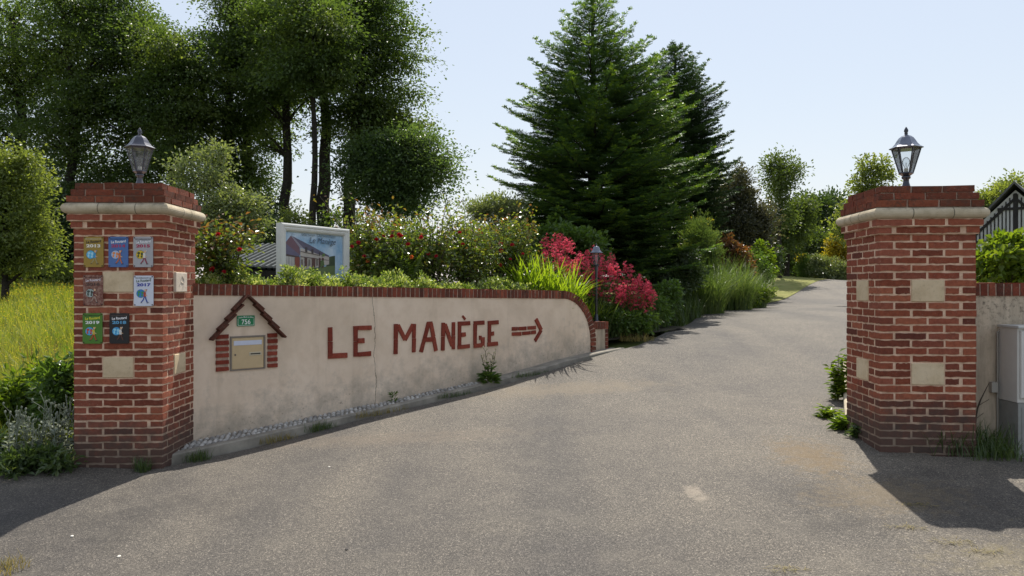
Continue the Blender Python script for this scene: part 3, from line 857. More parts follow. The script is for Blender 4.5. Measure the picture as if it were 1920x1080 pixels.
    def sweep(prof, mat, cut=None, grow=0):
        ring = []
        for (o, z) in prof:
            r = h + o + grow
            ring.append([(-r, -r, z), (r, -r, z), (r, r, z), (-r, r, z)])
        ring = np.array(ring); n = len(ring)
        f = [(i * 4 + j, i * 4 + (j + 1) % 4, (i + 1) * 4 + (j + 1) % 4, (i + 1) * 4 + j) for i in range(n - 1) for j in range(4)]
        m.add(ring.reshape(-1, 3), f, mat, False)
    sweep(prof, 0)
    for face in range(4):
        for u in (-.13 + .05 * (face % 2), .16 - .07 * (face % 2)):
            st = []
            for (o, z) in prof[1:-1]: st += [(u - .003, -(h + o + .0012), z), (u + .003, -(h + o + .0012), z)]
            st = np.array(st); a = face * math.pi / 2
            st = np.stack([st[:, 0] * math.cos(a) - st[:, 1] * math.sin(a), st[:, 0] * math.sin(a) + st[:, 1] * math.cos(a), st[:, 2]], -1)
            m.add(st, [(2 * i, 2 * i + 1, 2 * i + 3, 2 * i + 2) for i in range(len(prof) - 3)], 1)
    m.build('cornice', [M['cornice'], col_mat('#6a6253', .95)], root)
    # stepped brick cap
    b = MB(); z = zc + ch
    cc = cap_h / 3
    for k, r in enumerate((h + .038, h + .016, h - .008)):
        z0, z1 = z + k * cc + .005, z + (k + 1) * cc - .003
        for face in range(4):
            off = ((k + face) % 2) * .11
            u = -r; first = True
            while u < r - .001:
                ln = FULL if not (first and off) else off
                u1 = min(u + ln, r)
                if r - u1 < .04: u1 = r
                x0, x1 = u + (0 if first else .004), u1 - (.004 if u1 < r else 0)
                if face in (1, 3): x0 = max(x0, -r + .1); x1 = min(x1, r - .1)
                if x1 - x0 > .01:
                    v = np.array([(x0, -r, z0), (x1, -r, z0), (x1, -r + .1, z0), (x0, -r + .1, z0), (x0, -r, z1), (x1, -r, z1), (x1, -r + .1, z1), (x0, -r + .1, z1)])
                    v += RNG.uniform(-.003, .003, v.shape); a = face * math.pi / 2
                    v = np.stack([v[:, 0] * math.cos(a) - v[:, 1] * math.sin(a), v[:, 0] * math.sin(a) + v[:, 1] * math.cos(a), v[:, 2]], -1)
                    b.hexa(v, 0)
                u = u1 + .006; first = False
        q = r - .008; b.box(-q, q, -q, q, z + k * cc + (.0 if k else .0005), z + (k + 1) * cc - .004, 1)
    b.build('brick_cap', [M['cap_brick'], M['coping_mortar']], root)
    return root
def rot(v, a): return np.array([v[0] * math.cos(a) - v[1] * math.sin(a), v[0] * math.sin(a) + v[1] * math.cos(a)])
LYAW, RYAW = math.radians(2), math.radians(-4)
LFR = np.array([(305 - 960) * 6.15 / FPX, 6.15]); LC = LFR + rot((-PW / 2, PW / 2), LYAW)
RFL = np.array([(1650 - 960) * 5.8 / FPX, 5.8]); RC = RFL + rot((PW / 2, PW / 2), RYAW)
LZB, RZB = EYE - 1.42, EYE - 1.22
pillar('tall brick gate pillar carrying seven enamel plaques, with a faded lantern on top', LC, LZB, LYAW, 2.005, .088, .165,
       [(0, 8, 'stone'), (0, 20, 'stone'), (1, 8, 'white_stone'), (1, 20, 'stone')])
pillar('bare brick gate pillar beside the grey meter cabinet, with a dark lantern on top', RC, RZB, RYAW, 1.736, .084, .168,
       [(0, 8, 'stone'), (0, 19, 'stone'), (3, 8, 'stone'), (3, 19, 'stone')])

# ------------------------------------------------------------------ lanterns
def lantern(label, loc, rz, metal, gl, grp='lanterns on the gate pillars'):
    root = thing('gate_lantern', label, 'lantern', loc, rz, grp)
    n = 6
    b = MB(); b.lathe([(.052, 0), (.052, .008), (.040, .018), (.030, .035), (.022, .06), (.021, .078), (.032, .086), (.034, .096), (.024, .102)], 16); b.build('pedestal', metal, root)
    b = MB(); b.lathe([(.024, .098), (.046, .112), (.055, .118), (.053, .126), (.020, .127)], 6, smooth=False); b.build('lower_ring', metal, root)
    zb, zt, rb, rt = .126, .284, .050, .103
    b = MB(); gp = []
    for i in range(n):
        a = i * math.pi / 3
        p = np.array([rb * math.cos(a), rb * math.sin(a), zb]); q = np.array([rt * math.cos(a), rt * math.sin(a), zt])
        b.tube([p, q], .0058, 5)
        a2 = a + math.pi / 3
        p2 = np.array([rb * math.cos(a2), rb * math.sin(a2), zb]); q2 = np.array([rt * math.cos(a2), rt * math.sin(a2), zt])
        gp.append((p, p2, q2, q)); b.tube([q, q2], .005, 5)
    b.build('frame', metal, root)
    for p, p2, q2, q in gp:
        g = MB(); c = (p + p2 + q2 + q) / 4; s_ = .95
        pts = [c + (x - c) * s_ for x in (p, p2, q2, q)]
        g.add(pts, [(0, 1, 2, 3)]); g.build('glass_pane', gl, root)
    b = MB(); b.lathe([(.090, .278), (.122, .286), (.124, .291), (.098, .304), (.080, .322), (.066, .343), (.052, .360), (.034, .372), (.016, .378), (.010, .384)], 6, smooth=False)
    b.build('roof', M['lamp_hood'] if metal is M['lamp_metal'] else metal, root)
    b = MB(); b.lathe([(.008, .378), (.014, .388), (.011, .394), (.017, .404), (.014, .416), (.006, .428), (.001, .434)], 10); b.build('finial', metal, root)
    b = MB(); b.lathe([(.016, .124), (.016, .150), (.012, .154)], 10); h_ = b.build('bulb_holder', col_mat('#c9c4b4', .5), root)
    b = MB(); b.lathe([(.010, .152), (.016, .165), (.027, .185), (.029, .200), (.024, .216), (.012, .226), (.002, .229)], 14); b.build('bulb', gl, root)
    b = MB(); b.tube([(-.006, 0, .156), (-.004, 0, .192), (.004, 0, .192), (.006, 0, .156)], .0012, 5); b.build('filament', col_mat('#9a958c', .4), root)
    return root
ltz = LZB + 2.005 + .088 + .165 - .004; rtz = RZB + 1.736 + .084 + .168 - .004
lantern('weathered grey lantern with dusty panes on the pillar that carries the plaques', ((262 - 960) * 6.45 / FPX, 6.45, ltz), .35, M['grey_lamp'], M['dusty_glass']).scale = (.98, .98, 1.16)
lantern('shiny dark lantern with clear panes on the bare brick pillar', ((1699 - 960) * 6.1 / FPX, 6.1, rtz), .52, M['lamp_metal'], M['glass']).scale = (1.0, 1.0, 1.17)

# garden lamp post
lp = np.array([(1118 - 960) * 10.98 / FPX, 10.98]); lpz = EYE - .49
gl_ = thing('lamp_post', 'small black garden lamp post with a bell shaped hood among the red flowers', 'lamp post', (lp[0], lp[1], lpz))
b = MB(); b.lathe([(.055, 0), (.055, .012), (.030, .03), (.026, .10), (.021, .12)], 12); b.build('base', M['lamp_metal'], gl_)
b = MB(); b.tube([(0, 0, .10), (0, 0, .76)], .0185, 10); b.tube([(0, 0, .74), (0, 0, .80)], .026, 10); b.build('pole', M['lamp_metal'], gl_)
b = MB(); b.lathe([(.020, .80), (.042, .806), (.040, .818), (.030, .82)], 10)
for i in range(6):
    a = i * math.pi / 3; b.tube([(.036 * math.cos(a), .036 * math.sin(a), .81), (.068 * math.cos(a), .068 * math.sin(a), .99)], .0045, 4)
b.build('cage', M['lamp_metal'], gl_)
b = MB(); b.lathe([(.020, .82), (.030, .90), (.036, .985)], 12); b.build('glass_chimney', M['glass'], gl_)
b = MB(); b.lathe([(.060, .982), (.096, .986), (.096, .992), (.074, 1.006), (.056, 1.03), (.050, 1.055), (.036, 1.078), (.012, 1.088)], 16); b.build('hood', M['lamp_hood'], gl_)
b = MB(); b.lathe([(.008, 1.085), (.013, 1.097), (.008, 1.112), (.001, 1.135)], 8); b.build('finial', M['lamp_metal'], gl_)

# ------------------------------------------------------------------ enamel plaques on the pillar
def faded(c1, c2, nm, sc=38):
    t = NT(nm); co = t.coord()
    f = t.rampf(t.noise(sc, 6, .75, co), .42, .6)
    return t.done(t.pbsdf(t.mix(f, c1, c2), .5, .4))
def plaque(label, u_px, py0, py1, plate_m, c_top, c_script, band, c_year, year, c_sea, c_land, c_shirt, c_legs, skin='#d8b08c'):
    cx = (u_px[0] + u_px[1]) / 2; u = (cx - 140) * PW / 165.0 - PW / 2
    off = rot((u, -PW / 2 - .0095), LYAW); z = EYE + (540 - (py0 + py1) / 2) / FPX * 6.15
    root = thing('enamel_plaque', label, 'plaque', (LC[0] + off[0], LC[1] + off[1], z), LYAW, 'enamel plaques on the gate pillar')
    w_, h_ = .153, .241
    b = MB(); pts = rrect(w_, h_, .010); b.prism(pts, 0.0, .006); b.build('plate', plate_m, root)
    for sx_ in (-1, 1):
        for sz_ in (-1, 1):
            b = MB(); x, zz = sx_ * (w_ / 2 - .009), sz_ * (h_ / 2 - .009)
            b.add([(x + .0052 * math.cos(a), -.002, zz + .0052 * math.sin(a)) for a in np.arange(8) * math.pi / 4] + [(x + .0058 * math.cos(a), .001, zz + .0058 * math.sin(a)) for a in np.arange(8) * math.pi / 4], [tuple(range(8))] + [(i + 8, (i + 1) % 8 + 8, (i + 1) % 8, i) for i in range(8)])
            b.build('screw', col_mat('#3d2a20', .6), root)
    writing(root, 'heading', 'RECOMMANDÉ PAR', .02, 0, h_ / 2 - .018, -.0008, c_top, w_ * .82, 0, .02, height=.0115)
    if band:
        b = MB(); b.add([(-.060, -.0006, .069), (.058, -.0006, .078), (.060, -.0006, .098), (-.058, -.0006, .089)], [(0, 1, 2, 3)]); b.build('band', band, root)
    writing(root, 'script', 'Le Routard', .03, 0, h_ / 2 - .039, -.0012, c_script, w_ * .76, .1, .03, tilt=.08, height=.021)
    writing(root, 'year', year, .04, 0, h_ / 2 - .073, -.0012, c_year, w_ * .72, 0, .045, height=.025)
    # globe and walker emblem
    b = MB(); gxc, gzc, gr = -.022, -.022, .034
    def disc(x, zz, rx, rz_, y, mat, n=14, a0=0): b.add([(x + rx * math.cos(a), y, zz + rz_ * math.sin(a)) for a in a0 + np.arange(n) * 2 * math.pi / n], [tuple(range(n))], mat)
    disc(gxc, gzc, gr, gr, -.0008, 4, 20); disc(gxc, gzc, gr - .0016, gr - .0016, -.0012, 0, 20)
    for (x, zz, rx, rz_) in ((-.012, .012, .012, .010), (-.016, -.010, .007, .013), (.013, .006, .009, .014), (.010, -.016, .008, .009)): disc(gxc + x, gzc + zz, rx, rz_, -.0016 - .0001 * rx * 100, 1, 9, .3)
    def poly(p, mat, y=-.0024): b.add([(x, y, zz) for x, zz in p], [tuple(range(len(p)))], mat)
    poly([(.004, -.046), (.010, -.046), (.002, -.074), (-.014, -.092), (-.020, -.088), (-.006, -.070)], 3)
    poly([(.008, -.044), (.018, -.044), (.024, -.066), (.034, -.090), (.026, -.093), (.016, -.070)], 3, -.0026)
    poly([(.002, -.048), (.020, -.048), (.020, -.018), (.012, -.008), (.000, -.012)], 2, -.0028)
    poly([(.012, -.014), (.018, -.010), (.030, .010), (.025, .014)], 2, -.0030)
    poly([(.014, -.030), (.032, -.038), (.032, -.043), (.014, -.036)], 5, -.0030)
    disc(.015, .003, .0085, .0095, -.0032, 5, 12)
    poly([(-.026, -.096), (-.010, -.088), (-.014, -.096)], 4, -.0029); poly([(.024, -.094), (.042, -.092), (.040, -.097), (.024, -.099)], 4, -.0029)
    b.build('emblem', [c_sea, c_land, c_shirt, c_legs, col_mat('#2a2430', .4), col_mat(skin, .45)], root)
cm = lambda h: col_mat(h, .4)
plaque('mustard yellow enamel plaque reading 2013', (160, 196), 444, 501, cm('#9c8030'), cm('#c9c0a0'), cm('#27201a'), None, cm('#e4e0d2'), '2013', cm('#4fb0d8'), cm('#a4d4e6'), cm('#3c8fbe'), cm('#a09468'))
plaque('blue enamel plaque reading 2014 in red', (205.5, 242), 444, 501, cm('#4a6ea6'), cm('#1f2a4a'), cm('#e6e6ea'), None, cm('#a8305a'), '2014', cm('#a9bede'), cm('#dc8a4e'), cm('#c8692c'), cm('#c8692c'))
plaque('pale grey enamel plaque reading 2015 in red with a yellow globe', (251.5, 288), 444, 501, cm('#a9a8ab'), cm('#2c2c33'), cm('#e8e8ea'), cm('#8f9096'), cm('#a82750'), '2015', cm('#d6b62c'), cm('#3d4c22'), cm('#d8d4cc'), cm('#8e2440'))
plaque('faded brown mottled enamel plaque, its year worn away, under the mustard one', (158.5, 195.5), 515.5, 573, faded(lin('#6e3a30'), lin('#9a7a6a'), 'worn enamel'), cm('#4a2622'), cm('#d8cfd4'), None, cm('#4c3530'), '2016', faded(lin('#8fa09a'), lin('#b8c0ba'), 'worn globe'), cm('#3d4640'), cm('#6a3732'), faded(lin('#b09a8c'), lin('#8d6d60'), 'worn legs'))
plaque('white enamel plaque reading 2017 in dark blue', (252, 289), 516.5, 574, cm('#cfd4e0'), cm('#2e332e'), cm('#5d6b5e'), None, cm('#23309a'), '2017', cm('#2c7dc4'), cm('#3a8a52'), cm('#b04a34'), cm('#2a4c9c'))
plaque('green enamel plaque reading 2019', (157, 195), 587, 644, cm('#4a7a26'), cm('#1c2c10'), cm('#d6d03a'), None, cm('#e0e4dc'), '2019', cm('#4aa6d2'), cm('#c04a3c'), cm('#c8b43a'), cm('#b8452c'))
plaque('black enamel plaque reading 2018 in pale blue', (207, 244), 587, 644, cm('#1c1a1e'), cm('#5a4a44'), cm('#e8e6e6'), None, cm('#5a9ec6'), '2018', cm('#3f97cc'), cm('#8fd0e6'), cm('#d6d2cc'), cm('#5c3a30'))

# ------------------------------------------------------------------ painted sign board in the flower bed
SA = math.atan2(.97, .52); SO = np.array([-2.45, 8.2])
SZ0 = EYE - .03
sg = thing('sign_board', 'white framed sign board painted with a timbered house and Le Manège', 'sign', (SO[0], SO[1], SZ0), SA)
SORG = (SO[0], SO[1], SZ0)
def c9(x, y): return ray_local(500 + x / 9, 400 + y / 9, SORG, SA)
SW, SH = 1.10, .725
fwhite = plain_mat('chalky white paint', lin('#cfcfca'), .55, .4, 0, .06, 9, .1)
b = MB(); fw = .085
def frame_ring(b, x0, x1, z0, z1, w_, prof):
    """mitred frame; prof = list of (inset, y)"""
    rings = [[(x0 + i, y, z0 + i), (x1 - i, y, z0 + i), (x1 - i, y, z1 - i), (x0 + i, y, z1 - i)] for i, y in prof]
    v = [p for r in rings for p in r]; n = len(prof)
    f = [((i + 1) * 4 + j, i * 4 + j, i * 4 + (j + 1) % 4, (i + 1) * 4 + (j + 1) % 4) for i in range(n - 1) for j in range(4)]
    b.add(v, [q[::-1] for q in f])
frame_ring(b, 0, SW, 0, SH, fw, [(0, .07), (0, -.004), (.014, -.012), (.030, -.012), (.040, -.004), (.052, -.007), (.070, -.002), (fw, .012), (fw, .03)])
b.build('frame', fwhite, sg)
b = MB(); b.box(.02, SW - .02, .04, .062, .02, SH - .02); b.build('backing_board', col_mat('#8d8d8a', .7), sg)
b = MB(); b.box(.06, .12, .072, .13, -.62, SH - .05); b.build('post', fwhite, sg)
b = MB(); b.box(SW - .12, SW - .06, .072, .13, -.62, SH - .05); b.build('post', fwhite, sg)
# the picture itself: a flat printed panel
pic = MB(); pm = []
def pcol(h):
    m = col_mat(h, .35, .10)
    if m not in pm: pm.append(m)
    return pm.index(m)
tsky = NT('printed sky'); sco = tsky.coord()
M['psky'] = tsky.done(tsky.pbsdf(tsky.mix(tsky.rampf(tsky.noise(4.0, 5, .6, sco), .35, .65), lin('#6f9cc0'), lin('#b9cbdc')), .35, .45))
pm.append(M['psky'])
yk = [.029]
def pp(pts, h, raw=False):
    yk[0] -= .00025
    q = [(p if raw else c9(*p)) for p in pts]
    pic.add([(x, yk[0], z) for x, z in q], [tuple(range(len(q)))], h if isinstance(h, int) else pcol(h))
pp([(fw - .004, fw - .004), (SW - fw + .004, fw - .004), (SW - fw + .004, SH - fw + .004), (fw - .004, SH - fw + .004)], 0, True)
def clampx(pts): return [(max(x, 262), y) for x, y in pts]
pp([(1080, 735), (1120, 725), (1186, 715), (1186, 1010), (1000, 1010)], '#3d4a34')
pp(clampx([(262, 980), (700, 930), (1186, 880), (1186, 1050), (262, 1060)]), '#5f6e46')
pp([(262, 470), (345, 495), (370, 500), (590, 700), (585, 735), (262, 675)], '#5d5772')
pp([(345, 495), (440, 375), (590, 575), (598, 705)], '#6a4a58')
pp([(440, 375), (470, 385), (655, 590), (598, 580)], '#8b8694')
pp([(470, 385), (780, 545), (1085, 715), (1085, 735), (900, 690), (655, 590)], '#544f66')
pp([(600, 585), (660, 600), (900, 690), (1085, 735), (1085, 860), (900, 905), (600, 950)], '#b0a7a0')
pp([(262, 665), (590, 730), (590, 940), (262, 940)], '#43302e')
pp([(350, 718), (505, 740), (505, 935), (350, 935)], '#c3c0bc')
for x in (368, 392, 417, 442, 468, 490): pp([(x, 722), (x + 7, 723), (x + 7, 935), (x, 935)], '#57494a')
pp([(505, 740), (590, 738), (588, 940), (505, 940)], '#7c3a2a')
pp([(285, 745), (330, 750), (330, 935), (285, 935)], '#6a3a34')
for x0, x1, y0, y1 in ((680, 716, 568, 650), (785, 818, 600, 680), (915, 930, 650, 715), (985, 1000, 680, 725)): pp([(x0, y0), (x1, y0 + 8), (x1, y1 + 4), (x0, y1)], '#3c3238')
pp([(600, 635), (905, 700), (905, 712), (600, 648)], '#5a4c4c'); pp([(600, 722), (905, 765), (905, 778), (600, 736)], '#5a4c4c'); pp([(905, 765), (1085, 790), (1085, 797), (905, 776)], '#5a4c4c')
for x0, x1 in ((668, 712), (790, 848), (910, 935), (960, 990)): pp([(x0, 748), (x1, 754), (x1, 905), (x0, 920)], '#4f2f2c')
for x0 in (612, 735, 865): pp([(x0, 775), (x0 + 28, 778), (x0 + 28, 880), (x0, 885)], '#6d655f')
pp([(745, 955), (840, 915), (900, 960), (920, 1010), (745, 1010)], '#2f4026'); pp([(930, 800), (985, 790), (1000, 880), (930, 905)], '#4c6136'); pp([(960, 690), (1000, 670), (1010, 720), (960, 730)], '#5d7440')
pp([(446, 375), (452, 330), (456, 330), (452, 378)], '#2c2c33')
pic.build('picture', pm, sg)
a1, a2 = c9(745, 465), c9(1185, 500)
def sign_text(name, s, p, q, hgt, mat, shear, bold):
    v, f = text2d(s, .1, shear, bold); e0, e1 = v[:, 0].min(), v[:, 0].max(); h0, h1 = v[:, 1].min(), v[:, 1].max()
    out = []
    for a, c in v:
        u = (a - e0) / (e1 - e0); out.append((p[0] + (q[0] - p[0]) * u, .0165, p[1] + (q[1] - p[1]) * u + ((c - h0) / (h1 - h0) - .5) * hgt))
    b = MB(); b.add(out, f); b.build(name, mat, sg)
sign_text('title', 'Le Manège', a1, a2, .088, col_mat('#37404f', .4), .28, -.004)
sign_text('subtitle', "Gîtes ruraux - Chambres d'hôtes", c9(610, 345), c9(1180, 396), .034, col_mat('#4c5866', .4), .2, -.004)

# ------------------------------------------------------------------ wall and meter cabinet beside the other pillar
rwz = EYE - 1.25
rw = thing('boundary_wall', 'weathered grey rendered wall with brick coping behind the meter cabinet', 'wall', (3.42, 6.11, rwz))
RWL = 5.5; zt = EYE + .04 - rwz
b = MB(); b.box(-.05, RWL, 0, .2, -.2, zt - .103); b.build('wall_body', M['grey_stucco'], rw)
b = MB(); x = 0.03
while x < RWL:
    b.box(x, x + .049, -.012, .212, zt - .102, zt + RNG.uniform(-.004, .002), 0, .002); x += .0625
b.box(.02, RWL - .002, -.006, .206, zt - .1025, zt - .007, 1)
b.build('brick_coping', [M['coping_brick'], M['coping_mortar']], rw)
cbz = EYE - 1.27
cab = thing('meter_cabinet', 'grey plastic electricity meter cabinet against the weathered wall', 'cabinet', (3.842, 5.87, cbz))
cg = plain_mat('grey cabinet plastic', lin('#cbc9c2'), .5, .4, 0, .06, 5, .05); cg2 = plain_mat('dirty cabinet plinth', lin('#8e8f8a'), .65, .3, 0, .16, 7, .1)
b = MB(); b.box(.004, .52, .006, .238, -.1, .395); b.build('plinth', cg2, cab)
b = MB(); b.box(0.0, .524, .010, .239, .398, .965); b.build('body', cg, cab)
b = MB(); b.box(-.010, .536, -.020, .2395, .966, .982); b.build('lid', col_mat('#b9bcba', .45), cab)
b = MB(); b.bevbox(.016, .508, -.010, .009, .43, .945, .006); dr = b.build('door', cg, cab)
b = MB(); b.box(.05, .085, -.016, -.0101, .66, .72); b.build('handle', col_mat('#5e625f', .5), dr)
b = MB(); b.bevbox(.03, .49, 0, .0058, .03, .36, .003); b.build('lower_panel', cg2, cab)
b = MB(); b.tube([(-.016, .225, .1), (-.016, .225, .92)], .007, 6); b.tube([(-.016, .225, .92), (.004, .225, .94)], .007, 6); b.build('conduit', col_mat('#9a968c', .6), cab)
b = MB(); b.box(-.075, -.026, .20, .239, .45, .53); o = b.build('junction_box', col_mat('#a5a197', .6), cab)
# ------------------------------------------------------------------ vegetation
def rnd(k): return RNG.random(k)
def unit(k): return nrm(RNG.normal(0, 1, (k, 3)))
def bedz(s, t):
    """top of the raised garden bed behind the lettered wall"""
    q = P0[None] + np.outer(np.ravel(s), WD) + np.outer(np.ravel(t), WN)
    h = H(q[:, 0], q[:, 1]).reshape(np.shape(s))
    top = EYE - .10 - .016 * np.asarray(s) + .012 * np.asarray(t)
    f = np.clip((np.asarray(s) - 4.5) / 1.5, 0, 1); f = f * f * (3 - 2 * f)
    g = np.clip((np.asarray(t) - 5) / 4, 0, 1)
    return (top * (1 - f) + (h + .03) * f) * (1 - g) + (h - .03) * g
u_, t_ = np.meshgrid(np.linspace(0, 1, 60), np.concatenate([[.19], np.linspace(.25, 9, 34)]))
def bededge(t): return -.25 + .36 * (np.asarray(t) - .2)
s_ = bededge(t_) * (1 - u_) + 8 * u_
zz = bedz(s_, t_); zz[:, 0] -= 1.4
qx = P0[0] + WD[0] * s_ + WN[0] * t_; qy = P0[1] + WD[1] * s_ + WN[1] * t_
tag(sheet('garden_bed', np.stack([qx, qy, zz + RNG.normal(0, .008, zz.shape)], -1), M['bed']), kind='structure')
def ST(x, y):
    d = np.stack([np.asarray(x) - P0[0], np.asarray(y) - P0[1]], -1)
    return d @ WD, d @ WN
def GZB(x, y):
    """surface height: garden bed where there is one, else the ground"""
    s, t = ST(x, y); h = H(x, y) - .05
    if bededge(t) <= s <= 8 and .2 <= t <= 9: return float(max(bedz(np.array(s), np.array(t)), h))
    return float(h)

def sprays(blobs, nclus, per, a, bth, L, W, tilt=.45, droop=.15, shell=.45, updir=.0, squash=1.0):
    """leaf positions for a crown: clusters (sprays) of leaves inside ellipsoids"""
    B0 = np.array([[*c, *r] for c, r in blobs], float); B = []
    for q in B0:
        m = 13
        dd = unit(m); B.append(np.concatenate([q[:3] + dd * q[3:] * RNG.uniform(.40, .94, (m, 1)), q[3:] * RNG.uniform(.20, .44, (m, 1))], 1))
        B.append(np.concatenate([q[:3], q[3:] * .52])[None])
    B = np.concatenate(B); B[:, 5] *= squash; B[:, 3:5] *= 1 + (1 - squash) * .5
    wgt = (B[:, 3] * B[:, 4] * B[:, 5]) ** .7; wgt /= wgt.sum()
    ib = RNG.choice(len(B), nclus, p=wgt)
    dr = unit(nclus); rad = shell + (1.04 - shell) * rnd(nclus) ** .6
    c = B[ib, :3] + dr * B[ib, 3:] * rad[:, None]
    o = nrm(dr / B[ib, 3:])
    n = nrm(UP[None] * 1.0 + RNG.normal(0, tilt, (nclus, 3)) + o * .25)
    e1 = nrm(np.cross(n, RNG.normal(0, 1, (nclus, 3)))); e2 = np.cross(n, e1)
    sz = .6 + .8 * rnd(nclus)
    k = nclus * per
    rep = lambda x: np.repeat(x, per, axis=0)
    gs = lambda: np.clip(RNG.normal(0, .5, (k, 1)), -.85, .85)
    u = gs() * a * rep(sz)[:, None]; v = gs() * a * rep(sz)[:, None]; w_ = gs() * bth
    off = rep(e1) * u + rep(e2) * v + rep(n) * w_
    p = rep(c) + off - UP[None] * (np.abs(u) + np.abs(v)) * droop
    d = nrm(off / max(a, 1e-6) + rep(o) * .6 + RNG.normal(0, .45, (k, 3)) + UP * (updir - droop))
    nn = nrm(rep(n) + RNG.normal(0, .55, (k, 3)))
    Ls = L * (.65 + .7 * rnd(k)); Ws = W * (.7 + .6 * rnd(k))
    return p, d, nn, Ls, Ws, c

def limbs(mb, trunk, crad, targets, r0, n=5, sag=.12, pick=.18):
    """curved tapering limbs from a trunk polyline towards cluster centres"""
    trunk = np.asarray(trunk)
    for c in targets:
        dz = np.linalg.norm(c[:2] - trunk[0][:2]) * .55
        i = int(np.argmin(np.abs(trunk[:, 2] - (c[2] - dz))))
        q = trunk[i]; m = (q + c) / 2 + np.array([0, 0, 1]) * np.linalg.norm(c - q) * sag + RNG.normal(0, .06, 3) * np.linalg.norm(c - q)
        u = np.linspace(0, 1, 6)[:, None]
        pts = q * (1 - u) ** 2 + m * 2 * u * (1 - u) + c * u ** 2
        rr = min(crad[i] * .6, r0)
        mb.tube(pts, np.linspace(rr, rr * .18, 6), n, 0, False)

def bez(pts, k=10):
    pts = np.asarray(pts, float); u = np.linspace(0, len(pts) - 1, k)
    out = np.stack([np.interp(u, np.arange(len(pts)), pts[:, i]) for i in range(3)], -1)
    if len(pts) > 2:
        for _ in range(2): out[1:-1] = (out[:-2] + 2 * out[1:-1] + out[2:]) / 4
    return out

def tree(name, label, cat, base, trunks, blobs, mats, nclus, per, a, bth, L, W, group=None, limb_n=40, limb_r=.08, crownname='crown', stems_name='trunk', **kw):
    """trunks: list of (points, r0, r1) in world coordinates"""
    base = np.asarray(base, float)
    root = thing(name, label, cat, base, 0, group)
    if name == 'beech_tree': nclus = int(nclus * .74)
    p, d, nn, Ls, Ws, cc = sprays(blobs, nclus, per, a, bth, L, W, **kw)
    tb = MB()
    for pts, r0, r1 in trunks:
        q = bez(pts, 12) - base; q[1:-1] += RNG.normal(0, r0 * .25, (10, 3)) * [1, 1, 0]
        rr = r0 + (r1 - r0) * np.linspace(0, 1, 12) ** .9; rr[0] *= 1.25
        tb.tube(q, rr, 9)
    idx = RNG.choice(len(cc), min(limb_n, len(cc)), replace=False)
    q0 = bez(trunks[0][0], 12); r0 = trunks[0][1] + (trunks[0][2] - trunks[0][1]) * np.linspace(0, 1, 12)
    if len(trunks) == 1: limbs(tb, q0 - base, r0, cc[idx] - base, limb_r)
    else:
        for j, (pts, ra, rb) in enumerate(trunks):
            qq = bez(pts, 12); limbs(tb, qq - base, ra + (rb - ra) * np.linspace(0, 1, 12), cc[idx[j::len(trunks)]] - base, limb_r)
    tb.build(stems_name, mats[0], root)
    cr = MB(); cr.leaves(p - base, d, nn, Ls, Ws); cr.build(crownname, mats[1], root)
    return root

# foliage materials -------------------------------------------------
M['beech'] = leaf_mat('beech leaves', [(.052, .088, .036), (.070, .112, .040), (.090, .135, .044), (.125, .165, .050), (.175, .205, .062)], .44, (1.25, 1.3, .45), .38, .5, .75, .35)
M['dark_leaf'] = leaf_mat('dark evergreen leaves', [(.035, .062, .024), (.055, .088, .030), (.085, .115, .040)], .28, (1.2, 1.3, .4), .36, .5, .5, .5)
M['sun_leaf'] = leaf_mat('sunlit hedge leaves', [(.12, .165, .045), (.18, .225, .065), (.26, .29, .10)], .42, (1.25, 1.25, .45), .42, .45, .5, .6)
M['apple_leaf'] = leaf_mat('grey green leaves', [(.11, .145, .060), (.16, .20, .085), (.22, .25, .12), (.30, .32, .18)], .36, (1.2, 1.25, .5), .32, .6, .4, 1.2)
M['fir_old'] = leaf_mat('fir needles', [(.055, .105, .042), (.075, .135, .050), (.10, .165, .058)], .32, (1.2, 1.3, .5), .38, .5, .5, .8)
M['fir_new'] = leaf_mat('new fir shoots', [(.10, .18, .036), (.15, .235, .045), (.20, .29, .055)], .40, (1.25, 1.25, .4), .38, .5, .4, .8)
M['oak_leaf'] = leaf_mat('oak leaves', [(.055, .096, .040), (.075, .122, .048), (.105, .155, .058), (.16, .21, .085)], .42, (1.2, 1.25, .5), .38, .5, .7, .5)
M['spruce'] = leaf_mat('spruce needles', [(.038, .070, .032), (.055, .095, .042), (.075, .12, .052)], .26, (1.2, 1.3, .5), .38, .5, .4, .8)
M['rose_leaf'] = leaf_mat('rose leaves', [(.060, .100, .034), (.095, .145, .042), (.14, .19, .055), (.20, .23, .07), (.20, .14, .05)], .38, (1.3, 1.3, .35), .24, .8, .35, 2.0)
M['rose_young'] = leaf_mat('young rose leaves', [(.16, .18, .04), (.20, .13, .05), (.20, .085, .05)], .4, (1.2, 1.1, .4), .32, .5, .3, 3)
M['euonymus'] = leaf_mat('variegated shrub leaves', [(.09, .15, .03), (.18, .25, .05), (.34, .40, .10), (.60, .62, .36)], .32, (1.15, 1.2, .5), .26, .75, .2, 2.2)
M['lily'] = leaf_mat('lily leaves', [(.16, .26, .028), (.22, .33, .035), (.30, .40, .05)], .46, (1.25, 1.2, .35), .36, .55, .4, 1.5)
M['grass_clump'] = leaf_mat('ornamental grass', [(.060, .105, .034), (.10, .155, .048), (.18, .225, .085)], .4, (1.25, 1.25, .5), .42, .45, .45, 1.5)
M['sedge'] = leaf_mat('sedge', [(.05, .09, .03), (.08, .125, .04), (.14, .18, .075)], .35, (1.3, 1.3, .5), .32, .6, .4, 1.5)
M['green_leaf'] = leaf_mat('mid green leaves', [(.065, .12, .030), (.095, .165, .040), (.14, .21, .055)], .38, (1.3, 1.3, .4), .34, .55, .4, 1.5)
